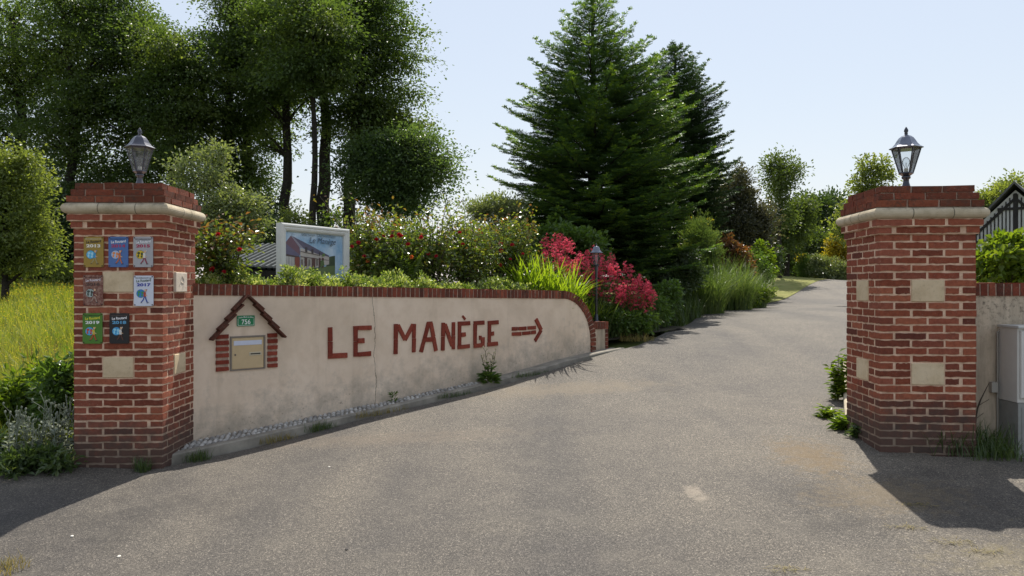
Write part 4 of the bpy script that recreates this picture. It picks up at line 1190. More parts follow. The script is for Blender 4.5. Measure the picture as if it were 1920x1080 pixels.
M['bright_leaf'] = leaf_mat('bright green leaves', [(.075, .14, .02), (.12, .19, .028), (.17, .23, .035)], .48, (1.4, 1.3, .35), .38, .5, .4, 1.5)
M['purple_leaf'] = leaf_mat('dusky purple leaves', [(.045, .060, .036), (.070, .078, .048), (.11, .11, .065), (.15, .165, .085)], .28, (1.3, 1.15, .6), .26, .8, .4, 1.)
M['light_tree'] = leaf_mat('light tree leaves', [(.14, .18, .055), (.19, .235, .07), (.26, .28, .10)], .42, (1.25, 1.25, .4), .4, .45, .45, .8)
M['mid_tree'] = leaf_mat('woodland leaves', [(.065, .100, .034), (.095, .135, .042), (.14, .18, .055)], .40, (1.3, 1.3, .4), .40, .45, .65, .6)
M['gold_leaf'] = leaf_mat('golden leaves', [(.22, .20, .025), (.32, .27, .03), (.40, .34, .05)], .45, (1.3, 1.2, .4), .45, .4, .35, 2)
M['red_shrub'] = leaf_mat('reddish shrub leaves', [(.06, .075, .022), (.13, .08, .03), (.20, .085, .04), (.09, .10, .03)], .36, (1.4, 1.1, .5), .4, .5, .4, 2.)
M['silver_leaf'] = leaf_mat('silvery felted leaves', [(.20, .23, .18), (.28, .31, .25), (.38, .40, .34)], .25, (1.1, 1.15, .8), .8, .2, .3, 3)
M['straw'] = leaf_mat('dry grass', [(.22, .18, .07), (.32, .26, .10), (.16, .16, .05)], .35, (1.2, 1.1, .6), .6, .3, .3, 2)
M['meadow'] = leaf_mat('meadow grass blades', [(.10, .155, .028), (.18, .235, .040), (.28, .31, .060), (.40, .36, .12)], .45, (1.2, 1.15, .4), .5, .35, .5, .9)
M['rose_red'] = leaf_mat('red rose petals', [(.30, .010, .018), (.42, .016, .028), (.50, .03, .04)], .3, (1.3, .7, .7), .5, .3, .2, 3)
M['rose_orange'] = leaf_mat('orange rose petals', [(.50, .12, .03), (.60, .20, .05)], .3, (1.3, .9, .6), .5, .3, .2, 3)
M['valerian'] = leaf_mat('valerian petals', [(.60, .060, .10), (.72, .10, .16), (.80, .20, .25)], .35, (1.1, .9, .95), .6, .25, .35, 3)
M['buttercup'] = leaf_mat('yellow petals', [(.62, .48, .03), (.75, .60, .05)], .35, (1.2, 1.1, .5), .4, .4, .2, 3)

# ------------------------------------------------------------------ the grove of tall beeches on the left
def blob(px, py, Y, rx, rz, ry=None):
    k = Y / FPX
    return (P(px, py, Y), (rx * k, (ry if ry else (rx + rz) * .5 * k), rz * k))
def grove(label, px, Y, r, blobs, nclus, top=30, lean=0, name='beech_tree', mat='beech', per=72, L=.125, W=.085, kw=None, lower=None):
    x = (px - 960) * Y / FPX; b0 = np.array([x, Y, float(H(x, Y)) - .15])
    tp = P(px + lean, top, Y)
    mid = (b0 + tp) / 2 + np.array([RNG.normal(0, .25), 0, 0])
    bl = [blob(*q) for q in blobs]
    tree(name, label, 'tree', b0, [([b0, b0 * .6 + mid * .4 + np.array([RNG.normal(0, .1), 0, 0]), mid, tp], r, r * .35)], bl, (M['bark'], M[mat]), nclus, per, 1.15, .13, L, W,
         'tall trees of the grove', 46, .09, **(kw or dict(tilt=.24, droop=.14, shell=.15, squash=.72)))
grove('massive dark beech at the far left edge of the grove', 22, 36, .40, [(-20, 40, 36, 130, 170), (60, 130, 36, 110, 110), (30, 230, 36, 120, 110), (-20, 340, 36, 120, 100), (70, 350, 36, 80, 90)], 900)
grove('dark beech second from the far left edge of the grove', 122, 34, .34, [(120, 20, 34, 110, 140), (150, 150, 34, 110, 100), (120, 230, 34, 100, 90), (130, 320, 34, 100, 110), (190, 60, 34, 90, 90)], 860)
grove('dark beech seen right behind the faded lantern', 262, 35, .30, [(250, 60, 35, 95, 110), (268, 190, 35, 95, 90), (238, 330, 35, 95, 95), (210, 150, 35, 80, 80), (290, 290, 35, 70, 80)], 760)
grove('thinner beech with yellow green boughs just right of the faded lantern', 318, 33, .20, [(320, 110, 33, 75, 75), (322, 195, 33, 80, 80), (350, 140, 33, 70, 50), (335, 270, 33, 60, 60)], 480, top=90, lean=8)
grove('beech with a trunk leaning right behind the grey green shrub', 415, 36, .42, [(415, 140, 36, 80, 90), (455, 10, 36, 75, 80), (400, 230, 36, 85, 80), (420, 310, 36, 60, 70), (440, 80, 36, 70, 70)], 640, top=40, lean=22)
grove('straight dark beech between the grey green shrub and the sign board', 476, 37, .40, [(480, 90, 37, 90, 110), (470, 240, 37, 72, 85), (462, 330, 37, 44, 50), (510, 20, 37, 80, 80), (500, 170, 37, 60, 60)], 640, top=40, lean=8)
grove('slim beech rising straight above the sign board', 528, 34, .33, [(535, 40, 34, 85, 110), (525, 165, 34, 75, 70), (505, 262, 34, 34, 26), (512, 375, 34, 22, 26)], 410, lean=8)
grove('beech with a bare pole like trunk behind the top of the sign board', 582, 31, .20, [(590, 40, 31, 80, 105), (600, 130, 31, 60, 55), (560, 120, 31, 50, 50)], 400, lean=-2, L=.15)
grove('forked beech just right of the bare trunk, rising out of the roses', 613, 35, .44, [(640, 20, 35, 95, 120), (635, 150, 35, 72, 80), (640, 235, 35, 40, 26), (640, 400, 35, 30, 22)], 480, lean=4)
grove('outer beech whose ragged boughs hang over open sky on the right of the grove', 648, 34, .38, [(695, 40, 34, 72, 105), (705, 140, 34, 66, 85), (690, 215, 34, 75, 48), (768, 112, 34, 30, 20), (770, 182, 34, 28, 16), (750, 60, 34, 26, 22), (735, 238, 34, 46, 26), (700, 265, 34, 50, 30), (770, 232, 34, 30, 20)], 760, lean=30)
grove('low spreading oak with a rounded crown at the right foot of the grove', 730, 31, .22, [(700, 320, 31, 58, 56), (745, 300, 31, 44, 40), (785, 285, 31, 30, 28), (750, 350, 31, 50, 34), (800, 325, 31, 24, 30), (775, 365, 31, 22, 20), (690, 285, 31, 40, 30), (818, 300, 31, 14, 16), (760, 262, 31, 20, 14), (800, 352, 31, 18, 12), (720, 378, 31, 24, 14), (770, 385, 31, 14, 9), (730, 270, 31, 40, 22), (815, 325, 31, 16, 14), (790, 265, 31, 22, 18), (822, 312, 31, 12, 10), (780, 392, 31, 10, 12), (745, 392, 31, 16, 14)], 480, top=270, name='oak_tree', mat='oak_leaf', kw=dict(tilt=.4, droop=.1, shell=.2, squash=.8))
# dark understorey under the grove
def bush(name, label, cat, px, Y, blobs, mat, nclus, per, a, bth, L, W, group=None, stems=3, r=.03, limb_n=16, top=None, kw=None, bark='bark', crownname='foliage'):
    x = (px - 960) * Y / FPX; z = GZB(x, Y); b0 = np.array([x, Y, z])
    bl = [blob(*q) for q in blobs]
    c = np.mean([q[0] for q in bl], axis=0) if top is None else P(px, top, Y)
    tr = []
    for i in range(stems):
        e = c + RNG.normal(0, .25, 3) * np.array(bl[0][1]) * (1 if stems > 1 else .2)
        tr.append(([b0 + RNG.normal(0, r * (1.5 if stems > 1 else 0), 3) * [1, 1, 0] - [0, 0, .05], (b0 + e) / 2 + RNG.normal(0, .03, 3), e], r, r * .35))
    return tree(name, label, cat, b0, tr, bl, (M[bark], M[mat]), nclus, per, a, bth, L, W, group, limb_n, r * .6, crownname, 'stems' if stems > 1 else 'trunk', **(kw or dict(tilt=.6, droop=.05, shell=.4)))
US = 'dark bushes under the grove'
bush('holly_bush', 'black green holly bush filling the shade at the far left under the grove', 'bush', 60, 32, [(50, 440, 32, 90, 90), (110, 400, 32, 60, 90)], 'dark_leaf', 330, 42, .7, .2, .14, .09, US, 3, .07, 24)
bush('holly_bush', 'black green holly bush hidden behind the plaque pillar', 'bush', 220, 32, [(200, 430, 32, 100, 95), (290, 400, 32, 70, 100)], 'dark_leaf', 360, 42, .7, .2, .14, .09, US, 3, .07, 24)
bush('holly_bush', 'tall black green holly bush above the slatted shed roof', 'bush', 480, 30, [(478, 420, 30, 44, 60), (508, 440, 30, 24, 36), (430, 420, 30, 60, 60)], 'dark_leaf', 330, 42, .6, .2, .13, .085, US, 3, .07, 24)
bush('holly_bush', 'low black green thicket closing the far end of the meadow', 'bush', 40, 33, [(-30, 480, 33, 70, 60), (40, 490, 33, 60, 50), (105, 480, 33, 60, 60), (150, 470, 33, 50, 60)], 'dark_leaf', 420, 42, .6, .2, .14, .09, US, 4, .06, 20)
bush('holly_bush', 'low dark thicket behind the shed and the sign board', 'bush', 600, 28, [(560, 480, 28, 60, 50), (650, 480, 28, 70, 46), (470, 470, 28, 60, 60)], 'dark_leaf', 330, 42, .6, .2, .13, .09, US, 4, .06, 20)
bush('sapling', 'small pale sapling against the sky just above the sign board', 'tree', 556, 26, [(556, 408, 26, 26, 22), (548, 440, 26, 22, 20)], 'light_tree', 42, 26, .35, .1, .10, .06, None, 1, .03, 14, bark='bark_pale')
bush('hawthorn_tree', 'rounded sunlit hawthorn at the left edge of the meadow', 'tree', 10, 19, [(20, 370, 19, 72, 66), (-40, 400, 19, 80, 100), (52, 430, 19, 44, 50), (30, 315, 19, 38, 30), (10, 478, 19, 80, 34), (84, 400, 19, 24, 22), (74, 335, 19, 22, 16), (92, 360, 19, 14, 12), (60, 300, 19, 14, 12), (10, 285, 19, 22, 14), (-60, 330, 19, 50, 40), (86, 440, 19, 20, 16), (70, 485, 19, 34, 22)], 'sun_leaf', 640, 46, .42, .12, .085, .055, None, 1, .10, 40, 330)
bush('bramble_bush', 'small sunlit bramble bush at the far end of the meadow beside the pillar', 'bush', 112, 27, [(112, 512, 27, 30, 16), (135, 518, 27, 24, 14)], 'sun_leaf', 110, 36, .35, .12, .09, .06, None, 3, .02, 8)
bush('apple_tree', 'loose grey green shrub tree between the plaque pillar and the sign board', 'tree', 418, 13, [(395, 330, 13, 40, 34), (440, 375, 13, 44, 30), (370, 295, 13, 26, 20), (470, 385, 13, 26, 18), (455, 425, 13, 44, 30), (400, 410, 13, 44, 50), (345, 330, 13, 32, 40), (410, 285, 13, 16, 18), (480, 425, 13, 20, 20)], 'apple_leaf', 400, 24, .24, .06, .060, .036, None, 3, .035, 60, 360, kw=dict(tilt=.7, droop=.05, shell=.25))

# ------------------------------------------------------------------ shed in the garden
shz = EYE - .55
sh = thing('garden_shed', 'low dark shed with a ribbed metal roof behind the sign board', 'shed', (-6.2, 17.0, shz))
b = MB()
A0, A1 = P(385, 496, 16.6), P(560, 506, 15.6); B0, B1 = P(470, 459, 20), P(640, 459, 19.5)
o_ = np.array([-6.2, 17.0, shz])
nst = 46
for i in range(nst):
    u0, u1 = i / nst, (i + 1) / nst
    e = .035 if i % 3 == 0 else 0.0
    p = [A0 * (1 - u0) + A1 * u0, A0 * (1 - u1) + A1 * u1, B0 * (1 - u1) + B1 * u1, B0 * (1 - u0) + B1 * u0]
    v = [q - o_ + [0, 0, e - .03] for q in p] + [q - o_ + [0, 0, e + .01] for q in p]
    b.hexa(v, 1 if i % 3 == 0 else 0)
b.build('roof', [plain_mat('dark roof sheet', (.014, .017, .017), .95, .05, 0, .3, 6), plain_mat('pale roof rib', (.10, .11, .11), .9, .1, 0, .3, 6)], sh)
b = MB()
fl = [A0 * .97 + B0 * .03, A1, B1, B0]
for i in range(4):
    p, q = fl[i] - o_ - [0, 0, .05], fl[(i + 1) % 4] - o_ - [0, 0, .05]
    b.add([p, q, [q[0], q[1], -.3], [p[0], p[1], -.3]], [(0, 1, 2, 3)])
b.build('wall', soil('dark shed boards', [(.012, .011, .010), (.022, .020, .017), (.035, .03, .026)], 5), sh)

# ------------------------------------------------------------------ firs
def fir(name, label, px, Y, top_py, base_z, prof, nwh, per_wh, mats, needle=(.030, .0085), droop=.16, newshare=.2, density=1.0, group=None, upt=.35, side=(1., 1.)):
    """prof: list of (py, half width px)"""
    x = (px - 960) * Y / FPX; k = Y / FPX
    zt = EYE + (540 - top_py) * k; b0 = np.array([x, Y, base_z])
    root = thing(name, label, 'tree', b0, 0, group)
    hgt = zt - base_z
    pz = np.array([EYE + (540 - q[0]) * k for q in prof][::-1]); pr = np.array([q[1] * k for q in prof][::-1])
    tb = MB(); u = np.linspace(0, 1, 14)
    tb.tube(np.stack([RNG.normal(0, .008, 14), RNG.normal(0, .008, 14), u * hgt], -1), .02 + (.024 * hgt) * (1 - u) ** 1.1, 8)
    NP, ND, NN, NL, NW, NI = [], [], [], [], [], []
    tw = MB()
    def shoot(p0, p1, n, new):
        """needles along a shoot from p0 to p1 (arrays)"""
        k_ = len(p0); uu = (np.arange(n) + .5) / n
        ax = p1 - p0; ln = np.linalg.norm(ax, axis=1, keepdims=True); t = ax / np.maximum(ln, 1e-6)
        sd = nrm(np.cross(t, UP + RNG.normal(0, .15, (k_, 3)))); up = np.cross(sd, t)
        for sg_ in (-1, 1):
            q = p0[:, None] + ax[:, None] * uu[None, :, None]
            lift = RNG.uniform(-.1, .75, (k_, n, 1))
            d = t[:, None] * .75 + sd[:, None] * sg_ * .9 + up[:, None] * lift
            NP.append(q.reshape(-1, 3)); ND.append(d.reshape(-1, 3)); NN.append(np.repeat(up, n, 0) + RNG.normal(0, .3, (k_ * n, 3)))
            NL.append(needle[0] * RNG.uniform(.75, 1.2, k_ * n)); NW.append(needle[1] * RNG.uniform(.8, 1.2, k_ * n)); NI.append(np.repeat(new, n))
    zs = base_z + .12 + (hgt - .25) * (np.linspace(0, 1, nwh) ** .92)
    for iw, zw in enumerate(zs):
        fr_ = (zw - base_z) / hgt
        nb = max(4, int(round(per_wh * (1 - .62 * fr_))))
        a0 = RNG.uniform(0, 6.28)
        for ib in range(nb):
            az = a0 + ib * 2 * math.pi / nb + RNG.normal(0, .16)
            rr = np.interp(zw + .12 * (1 - fr_), pz, pr)
            sf = side[1] if math.cos(az) > 0 else side[0]
            Lb = max(.14, rr * RNG.uniform(.72, 1.14) * (1 + (sf - 1) * abs(math.cos(az))))
            hd = np.array([math.cos(az), math.sin(az), 0])
            m = max(5, int(Lb / .10)); uu = np.linspace(0, 1, m)
            up0 = .18 + upt * fr_ ** 1.5
            zc = Lb * (up0 * uu - droop * (1 - .6 * fr_) * 2.4 * uu ** 1.6 + .16 * uu ** 4)
            c = np.stack([hd[0] * Lb * uu, hd[1] * Lb * uu, zc], -1); c[:, 2] += zw - base_z
            c[1:] += RNG.normal(0, .012, (m - 1, 3))
            tw.tube(c, np.linspace(.008 + .010 * Lb, .003, m), 4, 0, False)
            tgt = np.gradient(c, axis=0); tgt = nrm(tgt)
            # twigs on both sides of the branch, in its plane
            S0, S1, NEW = [], [], []
            for j in range(1, m):
                uj = uu[j]
                if uj < .16 and Lb > .6: continue
                for sg_ in (-1, 1):
                    if RNG.random() > density: continue
                    sdv = np.array([-hd[1], hd[0], 0]) * sg_
                    Lt = Lb * .36 * (1.02 - uj) ** .75 * RNG.uniform(.75, 1.2) + .05
                    dv = nrm(tgt[j] * .72 + sdv * .75 + np.array([0, 0, RNG.uniform(-.07, .07)]))
                    e = c[j] + dv * Lt + np.array([0, 0, -.10 * Lt + .1 * Lt * fr_])
                    tips = 1.0 if (uj > .72 or Lt < .14) else .0
                    ns = max(1, int(Lt / .085))
                    S0.append(c[j]); S1.append(e); NEW.append(RNG.random() < newshare * (.6 + tips))
                    for q in range(1, ns + 1):
                        w_ = q / (ns + .6); pb = c[j] * (1 - w_) + e * w_
                        for s2 in (-1, 1):
                            dv2 = nrm(dv * .72 + s2 * nrm(np.cross(dv, UP)) * .7 + np.array([0, 0, RNG.uniform(-.05, .12)]))
                            L2 = (Lt * (1 - w_) * .62 + .05) * RNG.uniform(.7, 1.15)
                            S0.append(pb); S1.append(pb + dv2 * min(L2, .2)); NEW.append(RNG.random() < newshare * (.35 + .6 * w_ + .6 * tips))
            S0.append(c[-2]); S1.append(c[-1] + tgt[-1] * .10 + [0, 0, .02]); NEW.append(True)
            S0 = np.array(S0); S1 = np.array(S1); NEW = np.array(NEW, dtype=bool)
            ln = np.linalg.norm(S1 - S0, axis=1)
            n = max(3, int(np.mean(ln) / (needle[1] * 1.35)))
            shoot(S0, S1, n, NEW)
    # leader
    for zq in np.linspace(hgt - .55, hgt + .02, 12):
        for q in range(5):
            a = RNG.uniform(0, 6.28); p = np.array([[0, 0, zq]]); dd = np.array([[math.cos(a) * .05, math.sin(a) * .05, .05]])
            shoot(p, p + dd, 4, np.array([False]))
    tb.build('trunk', M['bark'], root); tw.build('branches', M['bark'], root)
    p, d, nn, L, W, I = map(np.concatenate, (NP, ND, NN, NL, NW, NI))
    nd = MB()
    nd.petals(p[~I], d[~I], nn[~I], L[~I], W[~I], 0); nd.petals(p[I], d[I], nn[I], L[I], W[I] * 1.15, 1)
    nd.build('needles', [M[mats[0]], M[mats[1]]], root)
    return root
fx = (1112 - 960) * 15.5 / FPX
fir('fir_tree', 'big broad fir with bright new shoots behind the red flowers', 1112, 15.5, -4, GZB(fx, 15.5) - .1,
    [(-4, 5), (22, 28), (50, 50), (110, 88), (170, 120), (270, 164), (340, 184), (420, 192), (500, 186), (560, 170)], 42, 15, ('fir_old', 'fir_new'), (.042, .0145), .15, .24, 1.0, 'firs in the garden', .42, (1.0, 1.06))
f2x = (1266 - 960) * 22 / FPX
fir('fir_tree', 'narrower dark spruce half hidden behind the big fir', 1266, 22, 88, GZB(f2x, 22) - .1,
    [(88, 6), (130, 40), (200, 80), (270, 98), (350, 108), (450, 112), (520, 106)], 48, 15, ('spruce', 'spruce'), (.055, .020), .20, .1, 1.0, 'firs in the garden', .5)

# ------------------------------------------------------------------ roses
def flower(mb, c, r, face, mat=0):
    """a double bloom: three whorls of petals"""
    face = nrm(np.asarray(face, float)); a = nrm(np.cross(face, [.3, .5, .8])); b_ = np.cross(face, a)
    for n, op, sc in ((6, .95, 1.0), (6, .6, .8), (5, .28, .55)):
        an = np.arange(n) * 2 * math.pi / n + RNG.uniform(0, 6)
        d = (a[None] * np.cos(an)[:, None] + b_[None] * np.sin(an)[:, None]) * op + face[None] * (1.1 - op)
        mb.leaves(np.repeat(np.asarray(c)[None], n, 0), d, np.repeat(face[None], n, 0) + RNG.normal(0, .1, (n, 3)), r * sc, r * .95 * sc, mat, .25)
def rose(label, px, Y, py_top, half_px, blooms, seed_leaf=900, young=.18, colour='rose_red', tall=(), leaf=.058, group='rose bushes along the wall'):
    x = (px - 960) * Y / FPX; k = Y / FPX; z = GZB(x, Y) - .03
    root = thing('rose_bush', label, 'rose bush', (x, Y, z), 0, group)
    top = EYE + (540 - py_top + 10) * k - z; hw = half_px * 1.22 * k
    st = MB(); P_, D_, N_ = [], [], []; Py, Dy, Ny = [], [], []
    nc = 34
    for i in range(nc + len(tall)):
        if i < nc:
            az = RNG.uniform(0, 6.28); rr = hw * math.sqrt(RNG.random()) * 1.0; hh = top * (RNG.uniform(.60, 1.0) - .16 * (rr / hw) ** 2)
            e = np.array([rr * math.cos(az), rr * math.sin(az) * .75, hh])
        else:
            tx, tyy = tall[i - nc]; e = np.array([(tx - px) * k, RNG.uniform(-.1, .1), EYE + (540 - tyy) * k - z])
        q0 = np.array([RNG.normal(0, .07), RNG.normal(0, .07), 0]); m = (q0 + e) / 2 + np.array([0, 0, .12 * e[2]]) - np.array([e[0], e[1], 0]) * .18
        u = np.linspace(0, 1, 12)[:, None]; c = q0 * (1 - u) ** 2 + 2 * m * u * (1 - u) + e * u * u
        st.tube(c, np.linspace(.008, .0025, 12), 5, 0, False)
        n = int(2.1 * seed_leaf / nc * (1.0 if i < nc else .5))
        w_ = RNG.uniform(.22, 1.0, n) ** .8; idx = np.clip((w_ * 11).astype(int), 0, 10); f_ = (w_ * 11 - idx)[:, None]
        p = c[idx] * (1 - f_) + c[idx + 1] * f_
        off = np.clip(RNG.normal(0, 1, (n, 3)), -1.7, 1.7) * np.array([.125, .125, .085]) * (1.15 - .6 * w_[:, None])
        d = nrm(off + RNG.normal(0, .03, (n, 3)) + [0, 0, -.01]); nn = nrm(UP + RNG.normal(0, .5, (n, 3)))
        yg = (w_ > .88) & (RNG.random(n) < young * 2.0)
        P_.append((p + off)[~yg]); D_.append(d[~yg]); N_.append(nn[~yg]); Py.append((p + off)[yg]); Dy.append(d[yg]); Ny.append(nn[yg])
        # side shoots carrying leaflets
    p, d, nn = map(np.concatenate, (P_, D_, N_)); k_ = len(p)
    lf = MB(); lf.leaves(p, d, nn, leaf * RNG.uniform(.7, 1.25, k_), leaf * .62 * RNG.uniform(.8, 1.2, k_), 0)
    py_, dy_, ny_ = map(np.concatenate, (Py, Dy, Ny))
    if len(py_): lf.leaves(py_, dy_, ny_, leaf * 1.05, leaf * .6, 1)
    st.build('stems', M['cane'], root); lf.build('foliage', [M['rose_leaf'], M['rose_young']], root)
    for bp in blooms:
        bx, by = bp[:2]; colr = bp[2] if len(bp) > 2 else colour
        pos = P(bx, by, Y - min(hw * .75, .42)) - [x, Y, z]
        fb = MB(); flower(fb, pos, RNG.uniform(.025, .036), [RNG.uniform(-.4, .4), -1, RNG.uniform(.2, 1)]); fb.build('rose_bloom', M[colr], root)
rose('rose bush with bronze young leaves tucked against the plaque pillar', 415, 7.55, 402, 42, [(409, 440), (449, 468), (420, 510), (398, 505)], 900, .35, tall=[(405, 405), (440, 440), (395, 430)])
rose('tall rose bush with orange tipped shoots just right of the sign board', 690, 9.85, 388, 54, [(706, 450), (683, 481), (672, 455), (660, 462), (720, 442), (740, 435, 'rose_red'), (690, 489, 'rose_orange')], 1250, .22, tall=[(600, 368), (652, 362), (745, 378), (735, 395), (610, 385), (690, 385)])
rose('low rose bush with an orange bloom left of the bare bud stalks', 742, 9.5, 412, 46, [(735, 443), (752, 443), (748, 440), (765, 458), (772, 482, 'rose_orange')], 900, .10, tall=[(757, 415), (725, 425)])
rose('rose bush with bare bud stalks sticking up into the sky', 806, 9.8, 408, 52, [(790, 445), (803, 476), (818, 480)], 1050, .06, tall=[(785, 396), (790, 402), (800, 390), (837, 366), (842, 374), (870, 370)])
rose('dense leafy rose bush in the middle of the bed with one red bloom high up', 872, 10.2, 398, 58, [(862, 436), (868, 458)], 1300, .10, tall=[(836, 368), (868, 372), (890, 392)])
rose('wide rose bush carrying the brightest red blooms near the lilies', 945, 10.8, 398, 62, [(939, 457), (921, 467), (940, 470), (957, 486), (938, 497), (980, 476), (893, 508), (877, 513, 'rose_orange'), (960, 459)], 1500, .14, tall=[(975, 378), (1000, 385), (925, 400)])
# fern among the roses
fx_, fy_ = (765 - 960) * 9.35 / FPX, 9.35
fz = GZB(fx_, fy_)
fe = thing('fern', 'light green fern standing upright among the roses', 'fern', (fx_, fy_, fz))
b = MB()
for i in range(9):
    a = RNG.uniform(0, 6.28); Lf = RNG.uniform(.55, .74); u = np.linspace(0, 1, 20)
    c = np.stack([np.cos(a) * Lf * .34 * u ** 1.7, np.sin(a) * Lf * .34 * u ** 1.7, Lf * (u - .12 * u ** 3)], -1)
    sd = np.array([-math.sin(a), math.cos(a), 0]); t = nrm(np.gradient(c, axis=0))
    for sg_ in (-1, 1):
        ln = .11 * np.sin(np.clip(u * 1.05, 0, 1) * math.pi) ** .8 + .01
        b.leaves(c[2:], (sd * sg_)[None] + t[2:] * .35, np.cross(t[2:], sd), ln[2:], .024)
    b.tube(c, np.linspace(.004, .001, 20), 4, 0, False)
b.build('fronds', M['bright_leaf'], fe)

# ------------------------------------------------------------------ low variegated hedge plants along the coping
EU = 'variegated shrubs along the wall'
eul = ['pale variegated shrub beside the brick pillar at the start of the coping', 'pale variegated shrub below the bronze rose', 'pale variegated shrub under the left edge of the sign board', 'pale variegated shrub under the middle of the sign board',
       'pale variegated shrub under the right edge of the sign board', 'yellowish variegated shrub under the orange tipped rose', 'variegated shrub above the letter M of the wall', 'low variegated shrub above the letter A of the wall', 'dark low variegated shrub above the letter G of the wall',
       'pale variegated shrub above the tail of the brick arrow', 'wide pale variegated shrub above the head of the brick arrow', 'small dark variegated shrub where the coping begins to curve']
for i, (s0, hh_, hw_) in enumerate([(.30, .17, .20), (.66, .20, .24), (1.06, .24, .26), (1.46, .22, .26), (1.9, .26, .28), (2.34, .24, .28), (2.76, .22, .26), (3.14, .16, .24), (3.5, .13, .24), (3.88, .20, .27), (4.3, .23, .28), (4.62, .20, .20)]):
    q = W3(s0, .42, float(bedz(np.array(s0), np.array(.42))) - .02)
    root = thing('variegated_shrub', eul[i], 'shrub', q, 0, EU)
    bl = [(np.array([0, 0, hh_ * .55]), (hw_, hw_ * .8, hh_ * .75)), (np.array([RNG.normal(0, .1), RNG.normal(0, .06), hh_ * .8]), (hw_ * .6, hw_ * .6, hh_ * .6)), (WD3 := np.array([-WN[0] * .16, -WN[1] * .16, hh_ * .35]), (hw_ * .9, hw_ * .5, hh_ * .5))]
    p, d, nn, L, W, c = sprays(bl, 330, 9, .045, .02, .036, .021, tilt=.5, droop=-.1, shell=.35, updir=.5)
    b = MB(); b.leaves(p, d, nn, L, W); b.build('foliage', M['euonymus'], root)
    b = MB()
    for e in c[RNG.choice(len(c), 26)]: b.tube([(e[0] * .2, e[1] * .2, -.03), (e[0] * .7, e[1] * .7, e[2] * .5), tuple(e)], [.004, .003, .0015], 4, 0, False)
    b.build('stems', M['cane'], root)

# ------------------------------------------------------------------ lilies, grasses and red valerian beyond the curve
def clump(name, label, cat, px, Y, n, L, W, spread, bend, mat, group=None, x=None, dz=0, head=None, seg=6):
    x = (px - 960) * Y / FPX if x is None else x
    z = GZB(x, Y) + dz
    root = thing(name, label, cat, (x, Y, z), 0, group)
    a = RNG.uniform(0, 6.28, n); r = spread * np.sqrt(rnd(n))
    if head is not None: a = head + RNG.normal(0, .8, n)
    aa = RNG.uniform(0, 6.28, n)
    p = np.stack([r * np.cos(aa), r * np.sin(aa), np.full(n, -.04)], -1)
    d = np.stack([np.cos(a), np.sin(a), np.zeros(n)], -1)
    b = MB(); b.blades(p, d, L * (.30 + .85 * rnd(n) ** .6), W * RNG.uniform(.7, 1.2, n), np.clip(bend * RNG.uniform(.25, 1.4, n), .03, 1), seg)
    b.build('blades', M[mat], root); return root
LG = 'lily clumps at the end of the wall'
clump('lily_clump', 'tall yellow green lily clump above the arrow end of the wall', 'lily', 1005, 10.45, 330, .76, .029, .27, .52, 'lily', LG)
clump('lily_clump', 'arching lily clump spilling over the curved coping', 'lily', 1052, 10.6, 330, .82, .029, .24, .60, 'lily', LG)
clump('lily_clump', 'darker lily clump around the foot of the lamp post', 'lily', 1140, 11.5, 260, .66, .021, .20, .60, 'sedge', LG)
clump('lily_clump', 'yellow green lily clump right behind the lamp post', 'lily', 1098, 11.55, 240, .72, .024, .22, .5, 'lily', LG)
VAL = 'red valerian plants'
def valerian(label, px, Y, py_top, half_px, nh=14, seed=0):
    nh += 5
    x = (px - 960) * Y / FPX; k = Y / FPX; z = GZB(x, Y) - .02
    root = thing('valerian_plant', label, 'flower', (x, Y, z), 0, VAL)
    top = EYE + (540 - py_top + 10) * k - z; hw = half_px * k
    st = MB(); lf = MB(); heads = []
    for i in range(nh + 10):
        az = RNG.uniform(0, 6.28); rr = hw * math.sqrt(RNG.random()); hh = top * RNG.uniform(.52, 1.0) * (1 - .15 * rr / max(hw, .01)) if i < nh else top * RNG.uniform(.3, .7)
        e = np.array([rr * math.cos(az), rr * math.sin(az), hh]); q0 = e * [.25, .25, 0]
        u = np.linspace(0, 1, 7)[:, None]; c = q0 * (1 - u) + e * u + np.array([0, 0, .04]) * np.sin(u * 3.14)
        st.tube(c, np.linspace(.005, .0025, 7), 5, 0, False)
        n = 26; w_ = RNG.uniform(.05, .85, n); p = q0 + (e - q0) * w_[:, None]; a2 = RNG.uniform(0, 6.28, n)
        d = np.stack([np.cos(a2), np.sin(a2), RNG.uniform(-.1, .6, n)], -1); lf.leaves(p, d, UP + RNG.normal(0, .4, (n, 3)), .085 * (1.2 - w_ * .7), .030)
        if i < nh: heads.append(e)
    st.build('stems', M['stem'], root); lf.build('foliage', M['green_leaf'], root)
    for e in heads:
        fb = MB(); 
        pp_ = []
        for tier, (zt_, rt_, nb_) in enumerate(((-.10, .050, 4), (-.045, .040, 4), (.01, .030, 3), (.05, .004, 1))):
            for q in range(nb_):
                a_ = q * 2 * math.pi / nb_ + RNG.uniform(0, 2); cc_ = np.array([rt_ * math.cos(a_), rt_ * math.sin(a_), zt_ + RNG.uniform(-.012, .02)])
                fb.tube([e + [0, 0, zt_ - .03], e + cc_], .0016, 3, 0, False)
                pp_.append(cc_ + np.clip(RNG.normal(0, .5, (13, 3)), -1, 1) * [.020, .020, .014])
        pp_ = np.concatenate(pp_) + e; n = len(pp_)
        fb.petals(pp_, unit(n) + UP * .3, unit(n), .017, .014); fb.build('flower_head', M['valerian'], root)
valerian('red valerian with tall spikes behind the lilies', 1038, 11.6, 434, 32, 18)
valerian('red valerian between the tall spikes and the lamp post hood', 1084, 11.7, 452, 32, 18)
valerian('thick red valerian just behind the tallest lilies', 1062, 11.15, 452, 28, 18)
valerian('red valerian directly behind the lamp post', 1128, 12.0, 475, 26, 16)
